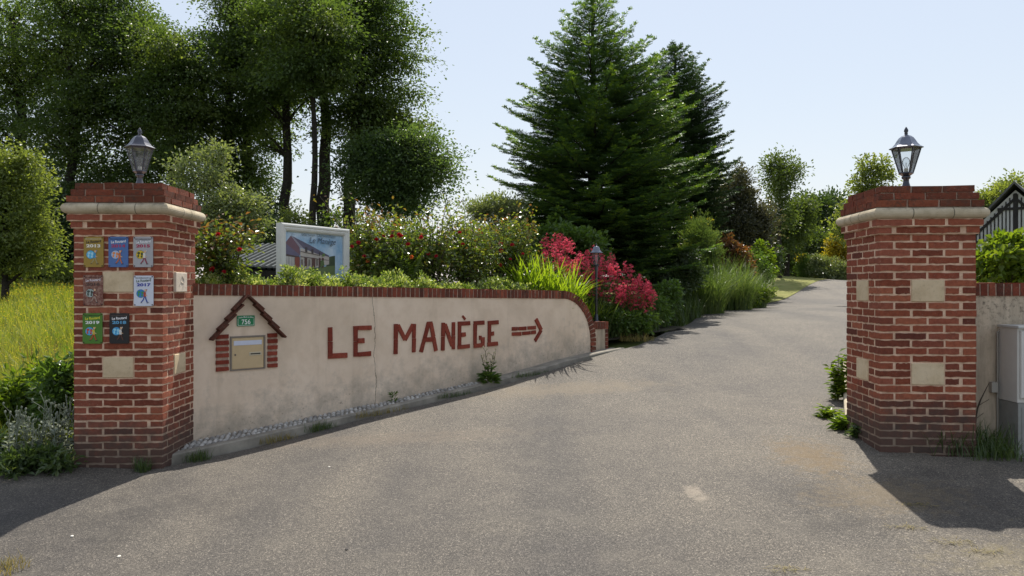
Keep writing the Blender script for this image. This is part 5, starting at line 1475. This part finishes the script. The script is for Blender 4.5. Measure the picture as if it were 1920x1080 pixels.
valerian('red valerian just right of the lamp post', 1160, 11.55, 490, 26, 16)
valerian('red valerian lower down the bank to the right of the lamp post', 1190, 11.6, 515, 26, 18)
valerian('lowest red valerian at the right end of the red flowers', 1210, 11.75, 534, 20, 14)
# bank between the red flowers and the lawn
G1 = 'leafy plants on the bank'
bush('leafy_bush', 'broad dark leafy bush between the lilies and the big fir', 'bush', 1070, 13.2, [(1060, 450, 13.2, 52, 30), (1105, 470, 13.2, 34, 40), (1020, 455, 13.2, 30, 26)], 'green_leaf', 240, 22, .14, .06, .085, .055, None, 3, .02, 14)
bush('ground_cover_plant', 'low dark leafy plant at the foot of the red flowers', 'plant', 1165, 11.7, [(1165, 605, 11.4, 32, 18), (1192, 605, 11.5, 28, 20)], 'green_leaf', 190, 22, .10, .05, .06, .035, G1, 3, .008, 8)
bush('ground_cover_plant', 'dark leafy plant on the bank right of the lowest red flowers', 'plant', 1222, 12.5, [(1226, 585, 12.5, 30, 26), (1246, 556, 12.9, 28, 30)], 'green_leaf', 210, 22, .11, .05, .06, .035, G1, 3, .008, 8)
bush('ground_cover_plant', 'dark plant under the lowest boughs of the big fir', 'plant', 1262, 14.4, [(1262, 530, 14.4, 44, 30), (1285, 512, 14.6, 38, 34)], 'dark_leaf', 240, 24, .13, .06, .06, .035, G1, 3, .010, 8)
clump('sedge_clump', 'dark sedge clump drooping to the edge of the drive', 'grass clump', 1212, 12.25, 300, .50, .010, .22, .62, 'sedge', 'grass clumps on the bank')
clump('sedge_clump', 'sedge clump with glinting blades beside the low dark leaves', 'grass clump', 1262, 13.2, 320, .55, .011, .24, .62, 'sedge', 'grass clumps on the bank')
clump('sedge_clump', 'dark green sedge clump behind the glinting one', 'grass clump', 1290, 14.3, 320, .62, .010, .26, .5, 'sedge', 'grass clumps on the bank')
clump('ornamental_grass', 'tall soft ornamental grass at the middle of the bank', 'grass clump', 1322, 15.3, 1100, 1.22, .010, .36, .60, 'grass_clump', 'ornamental grasses on the bank')
clump('ornamental_grass', 'widest soft ornamental grass leaning to the drive', 'grass clump', 1368, 16.6, 1300, 1.32, .010, .46, .60, 'grass_clump', 'ornamental grasses on the bank')
clump('ornamental_grass', 'smaller ornamental grass at the lit end of the bank', 'grass clump', 1402, 17.8, 900, 1.05, .010, .40, .62, 'grass_clump', 'ornamental grasses on the bank')
bush('ground_cover_plant', 'bright leafy plant at the edge of the drive below the grasses', 'plant', 1405, 17.4, [(1400, 560, 17.4, 28, 14), (1425, 548, 17.8, 24, 16), (1370, 572, 16.6, 24, 12)], 'bright_leaf', 150, 18, .10, .05, .06, .035, G1, 3, .008, 6)
bush('broom_bush', 'fine feathery olive broom bush in front of the firs', 'bush', 1302, 16.6, [(1305, 440, 16.6, 34, 52), (1325, 470, 16.6, 32, 40), (1290, 490, 16.6, 34, 34)], 'grass_clump', 460, 26, .14, .05, .075, .012, None, 5, .02, 40, kw=dict(tilt=.9, droop=-.2, shell=.2, updir=1.1))
bush('gold_flecked_bush', 'olive bush with yellow flecks leaning on the big fir', 'bush', 1288, 17.2, [(1312, 428, 17.2, 16, 34), (1300, 455, 17.2, 18, 30)], 'gold_leaf', 36, 12, .10, .05, .05, .03, None, 2, .015, 6)
bush('red_leaved_bush', 'rusty red leaved bush beyond the ornamental grasses', 'bush', 1378, 19, [(1378, 485, 19, 24, 26), (1365, 460, 19, 16, 18), (1392, 510, 19, 16, 20)], 'red_shrub', 170, 24, .16, .07, .07, .045, None, 3, .015, 10)
bush('round_bush', 'fresh green bush on the bank beside the lawn', 'bush', 1422, 20.5, [(1415, 500, 20.5, 26, 34), (1430, 522, 20.5, 16, 22), (1408, 535, 20.0, 22, 20)], 'green_leaf', 260, 24, .16, .07, .07, .042, None, 3, .015, 10)
bush('round_bush', 'pale green bush with big leaves at the corner of the lawn', 'bush', 1440, 22, [(1438, 502, 22, 14, 20), (1426, 480, 22, 16, 24)], 'bright_leaf', 110, 16, .16, .07, .10, .06, None, 3, .015, 8)
# trees past the firs
bush('field_hedge', 'dark hedge across the far end of the lawn under the trees', 'hedge', 1500, 46, [(1400, 490, 46, 60, 46), (1480, 495, 46, 60, 40), (1560, 490, 46, 60, 46), (1620, 480, 46, 50, 50), (1560, 522, 44, 50, 20), (1600, 520, 44, 50, 24), (1500, 515, 46, 60, 20)], 'dark_leaf', 640, 42, .7, .25, .17, .11, None, 4, .08, 20)
bush('laurel_bush', 'dark laurel bush filling the shade behind the rusty bush', 'bush', 1365, 25, [(1350, 470, 25, 40, 56), (1395, 480, 25, 36, 50), (1310, 470, 25, 40, 60), (1435, 490, 25, 26, 36), (1330, 525, 25, 50, 24), (1390, 520, 25, 40, 24)], 'dark_leaf', 520, 34, .3, .12, .10, .06, None, 3, .05, 14)
bush('purple_leaved_tree', 'dusky purple leaved tree beyond the narrow spruce', 'tree', 1400, 24, [(1392, 400, 24, 50, 62), (1385, 350, 24, 36, 34), (1425, 430, 24, 28, 46), (1362, 420, 24, 34, 60)], 'purple_leaf', 760, 34, .32, .12, .085, .05, None, 3, .06, 50, kw=dict(tilt=.8, droop=-.05, shell=.35, updir=.3))
bush('grey_green_tree', 'grey green bushy tree squeezed between the spruce and the purple tree', 'tree', 1332, 26, [(1325, 330, 26, 30, 40), (1350, 350, 26, 22, 30), (1325, 400, 26, 32, 60)], 'apple_leaf', 240, 28, .3, .12, .09, .055, None, 2, .06, 30)
bush('slender_tree', 'tall slender loose tree standing alone against the sky', 'tree', 1462, 30, [(1462, 345, 30, 26, 44), (1452, 300, 30, 18, 20), (1482, 310, 30, 18, 16), (1462, 400, 30, 28, 40), (1495, 320, 30, 10, 12)], 'mid_tree', 230, 26, .42, .2, .11, .06, None, 1, .09, 50, 300, kw=dict(tilt=.8, droop=.0, shell=.15))
bush('leafy_tree', 'yellowish bushy tree under the slender one', 'tree', 1478, 32, [(1478, 430, 32, 36, 40), (1500, 400, 32, 30, 34), (1450, 450, 32, 36, 36)], 'mid_tree', 300, 34, .5, .2, .12, .075, None, 3, .07, 30)
bush('leafy_tree', 'dark tree with a bluish edge right of the slender one', 'tree', 1520, 40, [(1512, 390, 40, 34, 36), (1540, 420, 40, 34, 34), (1490, 430, 40, 36, 44)], 'dark_leaf', 300, 38, .65, .25, .16, .10, None, 3, .09, 30)
bush('leafy_tree', 'far dark tree just left of the bare brick pillar', 'tree', 1565, 44, [(1560, 400, 44, 30, 44), (1585, 420, 44, 34, 50), (1545, 440, 44, 30, 40)], 'dark_leaf', 280, 38, .7, .25, .17, .10, None, 3, .09, 30)
bush('rounded_shrub', 'wide sunlit rounded shrub at the far end of the lawn', 'shrub', 1525, 36, [(1520, 455, 36, 44, 30), (1545, 475, 36, 30, 28), (1485, 470, 36, 32, 40), (1470, 500, 36, 22, 26)], 'mid_tree', 330, 34, .5, .16, .13, .08, None, 3, .06, 20)
bush('golden_shrub', 'golden yellow shrub beside the bare brick pillar', 'shrub', 1570, 33, [(1572, 462, 33, 18, 24), (1560, 480, 33, 14, 16), (1585, 480, 33, 14, 18)], 'gold_leaf', 150, 24, .25, .1, .09, .055, None, 3, .03, 10)
bush('grey_shrub', 'grey green shrub under the golden one', 'shrub', 1550, 32, [(1545, 502, 32, 30, 26), (1575, 508, 32, 20, 24), (1530, 490, 32, 14, 14), (1550, 520, 32, 34, 10)], 'apple_leaf', 300, 28, .25, .1, .08, .05, None, 3, .03, 10)
bush('small_conifer', 'small bright green rounded conifer on the lawn', 'shrub', 1506, 32, [(1508, 512, 32, 20, 12), (1500, 495, 32, 12, 16)], 'green_leaf', 160, 24, .16, .1, .07, .03, None, 2, .02, 6, kw=dict(tilt=.9, droop=-.2, shell=.4, updir=.8))
bush('yellow_sprig_bush', 'thin yellow tipped bush behind the small conifer', 'shrub', 1505, 33, [(1506, 488, 33, 9, 12)], 'gold_leaf', 26, 14, .16, .1, .08, .04, None, 2, .015, 4)
bush('young_tree', 'young pale green tree rising behind the bare brick pillar', 'tree', 1700, 19, [(1640, 318, 19, 20, 26), (1622, 350, 19, 34, 28), (1660, 335, 19, 16, 16), (1605, 385, 19, 28, 26), (1580, 420, 19, 16, 40), (1640, 375, 19, 28, 26)], 'light_tree', 190, 22, .24, .1, .085, .05, None, 1, .04, 60, None, kw=dict(tilt=.8, droop=.0, shell=.15), bark='bark_pale')
bush('leafy_tree', 'far rounded tree above the timbered house', 'tree', 1868, 52, [(1868, 380, 52, 46, 32), (1905, 365, 52, 36, 30), (1845, 410, 52, 30, 40)], 'light_tree', 300, 38, .8, .3, .2, .12, None, 3, .12, 30)
bush('smoke_bush', 'grey feathery bush between the roses and the big fir', 'bush', 915, 14, [(925, 405, 14, 34, 30), (895, 400, 14, 24, 22), (950, 390, 14, 30, 34)], 'apple_leaf', 260, 22, .16, .08, .055, .022, None, 3, .02, 30, kw=dict(tilt=.8, droop=-.1, shell=.2, updir=.5))
bush('garden_hedge', 'dark hedge closing the garden behind the roses', 'hedge', 860, 21, [(750, 480, 21, 90, 52), (880, 470, 21, 90, 50), (990, 440, 21, 70, 80), (650, 490, 21, 80, 60), (1090, 450, 21, 70, 90), (1190, 450, 21, 70, 90)], 'mid_tree', 950, 34, .32, .14, .10, .06, None, 4, .04, 20)
# right hand side
RB = 'bright bushes behind the weathered wall'
bush('currant_bush', 'bright green lobed bush behind the weathered wall beside the bare pillar', 'bush', 1872, 7.3, [(1868, 490, 7.3, 34, 42), (1895, 470, 7.4, 36, 40), (1915, 500, 7.3, 46, 40), (1850, 510, 7.2, 22, 22)], 'bright_leaf', 200, 16, .085, .04, .070, .058, RB, 5, .010, 40, kw=dict(tilt=.7, droop=.05, shell=.3))
bush('currant_bush', 'taller bright green bush at the right edge behind the weathered wall', 'bush', 1935, 7.6, [(1940, 480, 7.6, 50, 50), (1985, 470, 7.6, 50, 60)], 'bright_leaf', 170, 16, .085, .04, .070, .058, RB, 5, .010, 30)
def sprigs(root, mb_st, mb_lf, pts):
    pass
# timbered house
hz = EYE - .9; HY = 35.0
hx = (1904 - 960) * HY / FPX; rz_ = EYE + (540 - 346) * HY / FPX - hz
house = thing('timbered_house', 'half timbered house gable with dark roof at the right edge', 'house', (hx, HY, hz), math.radians(-40))
kk = HY / FPX
sl = (433 - 346) / (1904 - 1827)
eh = 2.9; hwid = (rz_ - eh) / sl
wm = plain_mat('grey white plaster panel', lin('#d0cfcd'), .9, .2, 0, .08, 3, .1); tm = plain_mat('black timber', (.032, .029, .027), .8, .3, 0, .3, 5)
b = MB(); b.prism([(-hwid, -.5), (hwid, -.5), (hwid, eh), (0, rz_ - .25), (-hwid, eh)], 0, 6.0); b.build('wall', wm, house)
zs = EYE + (540 - 452) * kk - hz; zc_ = EYE + (540 - 391) * kk - hz
b = MB()
pitch_ = 6.1 * kk; x = -hwid + .1
while x < hwid:
    ztop_ = min(rz_ - .35 - abs(x) * sl, 99)
    if ztop_ > zs + .1: b.box(x - .023, x + .023, -.05, 0, zs, ztop_)
    x += pitch_
b.box(-.06, .06, -.065, -.051, zs, rz_ - .4)
for zq in (zs, zc_):
    hx2 = (rz_ - .3 - zq) / sl; b.box(-min(hx2, hwid), min(hx2, hwid), -.06, -.0005, zq - .06, zq + .06)
for sg_ in (-1, 1):
    p0 = np.array([0, rz_ - .62]); p1 = np.array([sg_ * hwid, eh - .36]); 
    v = [(p0[0], -.07, p0[1] - .08), (p1[0], -.07, p1[1] - .08), (p1[0], -.07, p1[1] + .08), (p0[0], -.07, p0[1] + .08)]
    b.add(v + [(x_, -.001, z_) for x_, _, z_ in v], [(0, 1, 2, 3), (7, 6, 5, 4), (1, 0, 4, 5), (2, 1, 5, 6), (3, 2, 6, 7), (0, 3, 7, 4)])
    v = [(sg_ * .55, -.055, zc_), (sg_ * .67, -.055, zc_), (sg_ * .25, -.055, zs), (sg_ * .13, -.055, zs)]
    v = [(-.62 * 1.0 * -sg_ + x_ * 0 + (x_ if True else 0) - sg_ * 2.6, y_, z_) for x_, y_, z_ in v]
    b.add(v + [(x_, -.001, z_) for x_, _, z_ in v], [(0, 1, 2, 3), (7, 6, 5, 4), (1, 0, 4, 5), (2, 1, 5, 6), (3, 2, 6, 7), (0, 3, 7, 4)])
b.build('timber_frame', tm, house)
b = MB()
for sg_ in (-1, 1):
    for (y0, y1, dz0, dz1) in ((-.45, 6.4, 0.0, .12),):
        e = np.array([sg_ * (hwid + .5), rz_ - (hwid + .5) * sl])
        v = [(0, y0, rz_ + dz0), (e[0], y0, e[1] + dz0), (e[0], y1, e[1] + dz0), (0, y1, rz_ + dz0), (0, y0, rz_ + dz1), (e[0], y0, e[1] + dz1), (e[0], y1, e[1] + dz1), (0, y1, rz_ + dz1)]
        b.hexa(v if sg_ > 0 else [v[i] for i in (1, 0, 3, 2, 5, 4, 7, 6)])
b.build('roof', plain_mat('slate roof', (.09, .088, .086), .7, .4, 0, .25, 4), house)

# ------------------------------------------------------------------ meadow
n = 110000
Y = 6.2 + 30 * rnd(n) ** 1.7
ra = -1.05 + .65 * rnd(n) ** .75
X = ra * Y
ok = (X < -3.75) | (Y > 7.3); ok &= ~((X > -3.3 - .0) & (Y < 9)); s0, t0 = ST(X, Y); ok &= ~((t0 > .1) & (t0 < 9) & (s0 > bededge(t0) - .05))
X, Y = X[ok], Y[ok]; n = len(X)
Z = H(X, Y) - .08
b = MB(); a = RNG.uniform(0, 6.28, n); far_ = np.clip(Y / 12, .6, 2.2)
hgt_ = (.30 + .28 * rnd(n)) * (.75 + .5 * (np.sin(X * 1.7) * np.cos(Y * 1.1) * .5 + .5)) * np.where(Y < 7.5, .8, 1)
b.blades(np.stack([X, Y, Z], -1), np.stack([np.cos(a), np.sin(a), 0 * a], -1), hgt_, .008 * far_, RNG.uniform(.05, .5, n), 3)
tag(b.build('meadow_grass', M['meadow']), 'tall flowering meadow grass beside the plaque pillar', 'grass', None, 'stuff')
n = 4200; Yf = 6.8 + 28 * rnd(n) ** 1.5; Xf = (-.80 + .38 * rnd(n)) * Yf
s0, t0 = ST(Xf, Yf); ok = ~((t0 > .1) & (t0 < 9) & (s0 > bededge(t0) - .05)) & ~((Xf > -3.4) & (Yf < 9)); Xf, Yf = Xf[ok], Yf[ok]; n = len(Xf)
Zf = H(Xf, Yf) + .28 + .22 * rnd(n)
b = MB()
for q in range(4):
    an = q * 1.57 + rnd(n); b.petals(np.stack([Xf, Yf, Zf], -1), np.stack([np.cos(an), np.sin(an), .35 + 0 * an], -1), np.tile([[0, 0, 1.0]], (n, 1)), .016 * np.clip(Yf / 12, .8, 2), .016 * np.clip(Yf / 12, .8, 2))
tag(b.build('meadow_flowers', M['buttercup']), 'yellow buttercups scattered through the meadow grass', 'flowers', None, 'stuff')
# sorrel and dry stalks
clump('dry_grass_clump', 'dry reddish sorrel stalks in the meadow near the pillar', 'grass clump', 95, 9.0, 90, .62, .007, .35, .16, 'red_shrub')
clump('dry_grass_clump', 'tall straw coloured grass tuft at the left edge of the meadow', 'grass clump', 12, 8.2, 90, .5, .005, .35, .25, 'straw')
# weeds at the foot of the plaque pillar
WG = 'weeds round the plaque pillar'
bush('nettle_plant', 'dark green nettles growing against the left side of the plaque pillar', 'weed', 118, 6.75, [(118, 760, 6.75, 26, 80), (105, 715, 6.75, 26, 40), (128, 710, 6.7, 14, 55), (90, 800, 6.7, 40, 60)], 'green_leaf', 230, 16, .08, .04, .075, .035, WG, 6, .006, 20)
bush('nettle_plant', 'bright leafy weeds in the meadow edge beside the nettles', 'weed', 45, 6.9, [(40, 750, 6.9, 60, 50), (90, 720, 7.0, 40, 50), (10, 790, 6.8, 40, 50)], 'bright_leaf', 240, 14, .09, .05, .085, .032, WG, 6, .006, 20)
def campion(label, px, Y, n, hgt, spread):
    x = (px - 960) * Y / FPX; z = GZB(x, Y); root = thing('silver_campion', label, 'weed', (x, Y, z), 0, WG)
    st = MB(); lf = MB()
    for i in range(n):
        q0 = np.array([RNG.normal(0, spread * .5), RNG.normal(0, spread * .3), -.02]); e = q0 + np.array([RNG.normal(0, spread * .45), RNG.normal(0, .08), hgt * RNG.uniform(.6, 1.05)])
        u = np.linspace(0, 1, 7)[:, None]; c = q0 * (1 - u) + e * u; c[1:-1] += RNG.normal(0, .008, (5, 3)); st.tube(c, np.linspace(.005, .003, 7), 5, 0, False)
        for br in range(3):
            w_ = RNG.uniform(.55, .9); p = q0 * (1 - w_) + e * w_; e2 = p + np.array([RNG.normal(0, .05), RNG.normal(0, .04), RNG.uniform(.05, .13)]); st.tube([p, (p + e2) / 2 + [0, 0, .01], e2], .0025, 4, 0, False)
            st.lathe([(.002, 0), (.008, .008), (.009, .018), (.004, .026)], 6, 0, tuple(e2))
        k = 22; w_ = RNG.uniform(0, .8, k) ** 1.3; p = q0 + (e - q0) * w_[:, None]; a2 = RNG.uniform(0, 6.28, k)
        lf.leaves(p, np.stack([np.cos(a2), np.sin(a2), RNG.uniform(.1, 1.0, k)], -1), UP + RNG.normal(0, .3, (k, 3)), .12 * (1.1 - w_), .032)
    st.build('stems', M['silver_leaf'], root); lf.build('foliage', M['silver_leaf'], root)
campion('silvery felted campion in front of the nettles', 92, 6.25, 16, .58, .20)
campion('silvery felted campion at the left edge of the asphalt', 38, 6.15, 15, .52, .20)
bush('dock_weed', 'low trailing weeds between the silvery plants and the pillar foot', 'weed', 100, 6.0, [(100, 862, 6.0, 55, 16), (40, 868, 6.0, 60, 22), (-10, 850, 6.1, 40, 40)], 'sedge', 170, 14, .07, .03, .06, .026, WG, 4, .004, 8)
# thistle like weed on the kerb under the letters
s0, z0 = wl_(897, 712); q = W3(s0, -.19, base(s0) - .02)
sow = thing('sow_thistle', 'spindly sow thistle growing from the kerb under the brick letters', 'weed', q)
st = MB(); lf = MB(); fl_ = MB()
a1 = WD
for (dx, h_, ln) in ((-.12, .33, 1), (-.06, .38, 1), (-.02, .25, 0), (.06, .31, 0), (.10, .36, 0), (.03, .22, 0)):
    e = np.array([a1[0] * dx, a1[1] * dx, h_]); c = np.array([[0, 0, 0], e * [.5, .5, .45], e * [.85, .85, .8], e]); st.tube(bez(c, 8), np.linspace(.006, .0025, 8), 5, 0, False)
    for kx_ in range(4):
        p = e * RNG.uniform(.72, 1.0); p2 = p + np.array([RNG.normal(0, .03), RNG.normal(0, .02), RNG.uniform(.01, .06)]); st.tube([p, p2], .002, 4, 0, False)
        fl_ = MB(); fl_.lathe([(.002, -.004), (.008, 0), (.009, .010), (.005, .018)], 6, 0, tuple(p2)); fl_.build('seed_head', col_mat('#b9ae8e', .8), sow)
    k = 12; w_ = RNG.uniform(0.02, .7, k); a2 = RNG.uniform(0, 6.28, k)
    lf.leaves(e[None] * w_[:, None], np.stack([np.cos(a2), np.sin(a2), RNG.uniform(0, .9, k)], -1), UP + RNG.normal(0, .3, (k, 3)), .12 * (1.1 - w_), .03)
k = 70; a2 = RNG.uniform(0, 6.28, k); lf.leaves(np.stack([.05 * np.cos(a2), .05 * np.sin(a2), RNG.uniform(0, .10, k)], -1), np.stack([np.cos(a2), np.sin(a2), RNG.uniform(-.1, .7, k)], -1), UP + RNG.normal(0, .3, (k, 3)), .11, .04)
st.build('stems', M['stem'], sow); lf.build('foliage', M['green_leaf'], sow)
# grass tufts along the kerb and by the other pillar
KT = 'grass tufts along the kerb'
def tuft(label, p, n, L, W, spread, bend, mat, group=KT, name='grass_tuft', stretch=None):
    root = thing(name, label, 'grass tuft', p, 0, group)
    a = RNG.uniform(0, 6.28, n); r = spread * np.sqrt(rnd(n)); aa = RNG.uniform(0, 6.28, n)
    q = np.stack([r * np.cos(aa), r * np.sin(aa), np.full(n, -.01)], -1)
    if stretch is not None: q = q + np.outer(RNG.uniform(-1, 1, n), [*stretch, 0])
    b = MB(); b.blades(q, np.stack([np.cos(a), np.sin(a), 0 * a], -1), L * RNG.uniform(.5, 1.2, n), W, np.clip(bend * RNG.uniform(.3, 1.4, n), .03, 1), 4); b.build('blades', M[mat], root)
def kerb_pt(s, t): q = W3(s, t, 0); return (q[0], q[1], float(H(q[0], q[1])) + .0)
tuft('green grass tuft at the corner of the plaque pillar', kerb_pt(-.58, -.46), 160, .13, .005, .06, .4, 'sedge')
tuft('grass tuft against the kerb just past the pebble corner', kerb_pt(-.12, -.42), 170, .11, .005, .07, .45, 'sedge', stretch=WD * .07)
tuft('thin dry tuft by the kerb below the letter box', kerb_pt(.62, -.38), 120, .10, .004, .05, .7, 'straw', stretch=WD * .16)
tuft('grass tuft by the kerb below the letter L', kerb_pt(1.05, -.36), 170, .11, .004, .06, .5, 'sedge', stretch=WD * .12)
tuft('dry grass strip by the kerb below the letter M', kerb_pt(1.75, -.33), 130, .09, .004, .04, .7, 'straw', stretch=WD * .3)
tuft('low grass strip by the kerb left of the sow thistle', kerb_pt(2.75, -.28), 150, .08, .004, .04, .6, 'sedge', stretch=WD * .25)
tuft('low grass strip by the kerb under the brick arrow', kerb_pt(3.95, -.25), 150, .08, .004, .04, .6, 'sedge', stretch=WD * .3)
tuft('dry grass mat at the foot of the bank past the low wall', kerb_pt(6.4, .02), 260, .16, .004, .26, .95, 'straw')
q = W3(2.05, -.10, base(2.05) - .01); wd_ = thing('kerb_weed', 'small dark weed sprouting from the pebbles under the letter M', 'weed', q)
b = MB(); k = 40; a2 = RNG.uniform(0, 6.28, k); b.leaves(np.stack([.02 * np.cos(a2), .02 * np.sin(a2), RNG.uniform(0, .10, k)], -1), np.stack([np.cos(a2), np.sin(a2), RNG.uniform(.2, 1.2, k)], -1), UP + RNG.normal(0, .3, (k, 3)), .045, .018); b.build('foliage', M['green_leaf'], wd_)
# right pillar side
RW = 'weeds round the bare pillar'
def wpt(px, py, Y): 
    x = (px - 960) * Y / FPX; return np.array([x, Y, float(H(x, Y))])
def leafy(name, label, px, Y, hgt, spread, n, L, W, mat, flow=0):
    p = wpt(px, 0, Y); root = thing(name, label, 'weed', p, 0, RW)
    st = MB(); lf = MB()
    for i in range(max(3, n // 30)):
        e = np.array([RNG.normal(0, spread * .6), RNG.normal(0, spread * .4), hgt * RNG.uniform(.5, 1.0)]); st.tube([(0, 0, -.02), e * [.4, .4, .55], e], [.005, .004, .002], 5, 0, False)
        k = 30; w_ = RNG.uniform(.05, 1.0, k); a2 = RNG.uniform(0, 6.28, k)
        lf.leaves(e[None] * w_[:, None] + RNG.normal(0, .02, (k, 3)), np.stack([np.cos(a2), np.sin(a2), RNG.uniform(-.2, .6, k)], -1), UP + RNG.normal(0, .35, (k, 3)), L * RNG.uniform(.6, 1.2, k), W)
    st.build('stems', M['stem'], root); lf.build('foliage', M[mat], root)
leafy('alkanet_weed', 'tall bright leafy weed standing against the left side of the bare pillar', 1571, 7.75, .48, .12, 270, .10, .042, 'bright_leaf')
leafy('dandelion_weed', 'small sunlit dandelion leaves on the asphalt short of the bare pillar', 1552, 7.0, .07, .07, 120, .10, .026, 'bright_leaf')
leafy('dandelion_weed', 'sunlit broad leaved weed at the corner of the bare pillar', 1580, 6.55, .10, .09, 150, .11, .034, 'bright_leaf')
leafy('corner_weed', 'dark weed tight against the foot of the bare pillar', 1606, 6.25, .12, .06, 120, .07, .022, 'sedge')
tuft('dark grass heap in the corner between the bare pillar and the cabinet', wpt(1806, 0, 5.9), 620, .26, .007, .17, .62, 'sedge', RW, 'grass_heap', stretch=(.24, 0))
tuft('dark grass heap at the foot of the meter cabinet', wpt(1862, 0, 5.72), 260, .18, .006, .14, .65, 'sedge', RW, 'grass_heap', stretch=(.16, 0))
p = wpt(1828, 0, 6.08); bramble = thing('dry_bramble', 'bare bramble stem leaning across the weathered wall', 'weed', p, 0, RW)
b = MB(); b.tube(bez([(0, 0, .05), (.02, .02, .28), (.10, .03, .42), (.20, .04, .62)], 9), np.linspace(.006, .003, 9), 5); b.tube([(.035, .022, .30), (.10, -.02, .36)], .0025, 4); b.tube([(.02, .02, .2), (.07, 0, .25)], .0025, 4); b.build('stem', M['bark_pale'], bramble)
# kerb stone on the far side of the bare pillar
G = []
for u in np.linspace(0, 1, 14):
    x = 2.98 * (1 - u) + 4.05 * u; y = 6.72 * (1 - u) + 9.3 * u
    G.append([(x - .09, y, H(x, y) - .05), (x - .085, y, H(x, y) + .07), (x - .07, y, H(x, y) + .085), (x + .09, y, H(x, y) + .085), (x + .10, y, H(x, y) - .05)])
b = MB(); G = np.array(G, float); b.add(G.reshape(-1, 3), grid_faces(14, 5)[:, ::-1], 0); b.add(G[0], [(0, 1, 2, 3, 4)])
tag(b.build('kerb', plain_mat('pale kerb stone', lin('#b5a992'), .9, .2, 0, .2, 8, .4)), kind='structure')
# bits on the asphalt
tuft('small dry yellow tuft at the near left edge of the asphalt', wpt(6, 0, 4.18), 160, .09, .004, .12, .6, 'straw', None, 'dry_tuft')
def pebble(label, px, py, r, h):
    d = np.array([(px - 960) / FPX, 1, (540 - py) / FPX]); t = 3.0
    for _ in range(40):
        p = d * t; t += (EYE + p[2] - float(H(p[0], p[1]))) / max(-d[2], .05) * .5
    p = d * t; root_z = float(H(p[0], p[1]))
    b = MB(); b.lathe([(r * .75, -.002), (r, r * .25), (r * .8, r * .6), (r * .3, r * .8)], 9); b.add
    o = b.build('pebble', col_mat(h, .7), None, (p[0], p[1], root_z)); o.scale = (1.2, .85, .8); o.rotation_euler = (0, 0, RNG.uniform(0, 3))
    tag(o, label, 'pebble', 'loose pebbles on the asphalt')
pebble('white pebble on the asphalt nearest the pillar shadow at the lower left', 135, 1006, .012, '#d8d2c4')
pebble('larger white pebble on the asphalt at the lower left', 223, 1044, .012, '#e2dccd')
pebble('dark pebble alone on the bright asphalt at the bottom', 650, 1031, .011, '#2b2724')
pebble('pale pebble on the asphalt below the pebble strip', 617, 876, .012, '#cfc8ba')
for i, (px, py, lb) in enumerate([(1475, 1069, 'dry straw wisp at the bottom of the asphalt'), (1785, 1018, 'dry straw wisp below the pillar shadow on the asphalt'), (1720, 948, 'dry straw wisp lying inside the pillar shadow'), (1850, 1035, 'dry straw wisp near the right bottom corner of the asphalt'), (1700, 990, 'dry straw wisp at the tip of the pillar shadow')]):
    d = np.array([(px - 960) / FPX, 1, (540 - py) / FPX]); t = 3.0
    for _ in range(40):
        p = d * t; t += (EYE + p[2] - float(H(p[0], p[1]))) / max(-d[2], .05) * .5
    p = d * t; k = 46
    q = np.stack([RNG.normal(0, .05, k), RNG.normal(0, .02, k), np.full(k, .004)], -1); a2 = RNG.uniform(0, 6.28, k)
    b = MB(); b.petals(q, np.stack([np.cos(a2), np.sin(a2), .06 + 0 * a2], -1), np.tile([[0, 0, 1.]], (k, 1)), .05, .0035)
    o = b.build('straw_wisp', M['straw'], None, (p[0], p[1], float(H(p[0], p[1])) + .002)); tag(o, lb, 'straw', 'dry straw wisps on the asphalt')
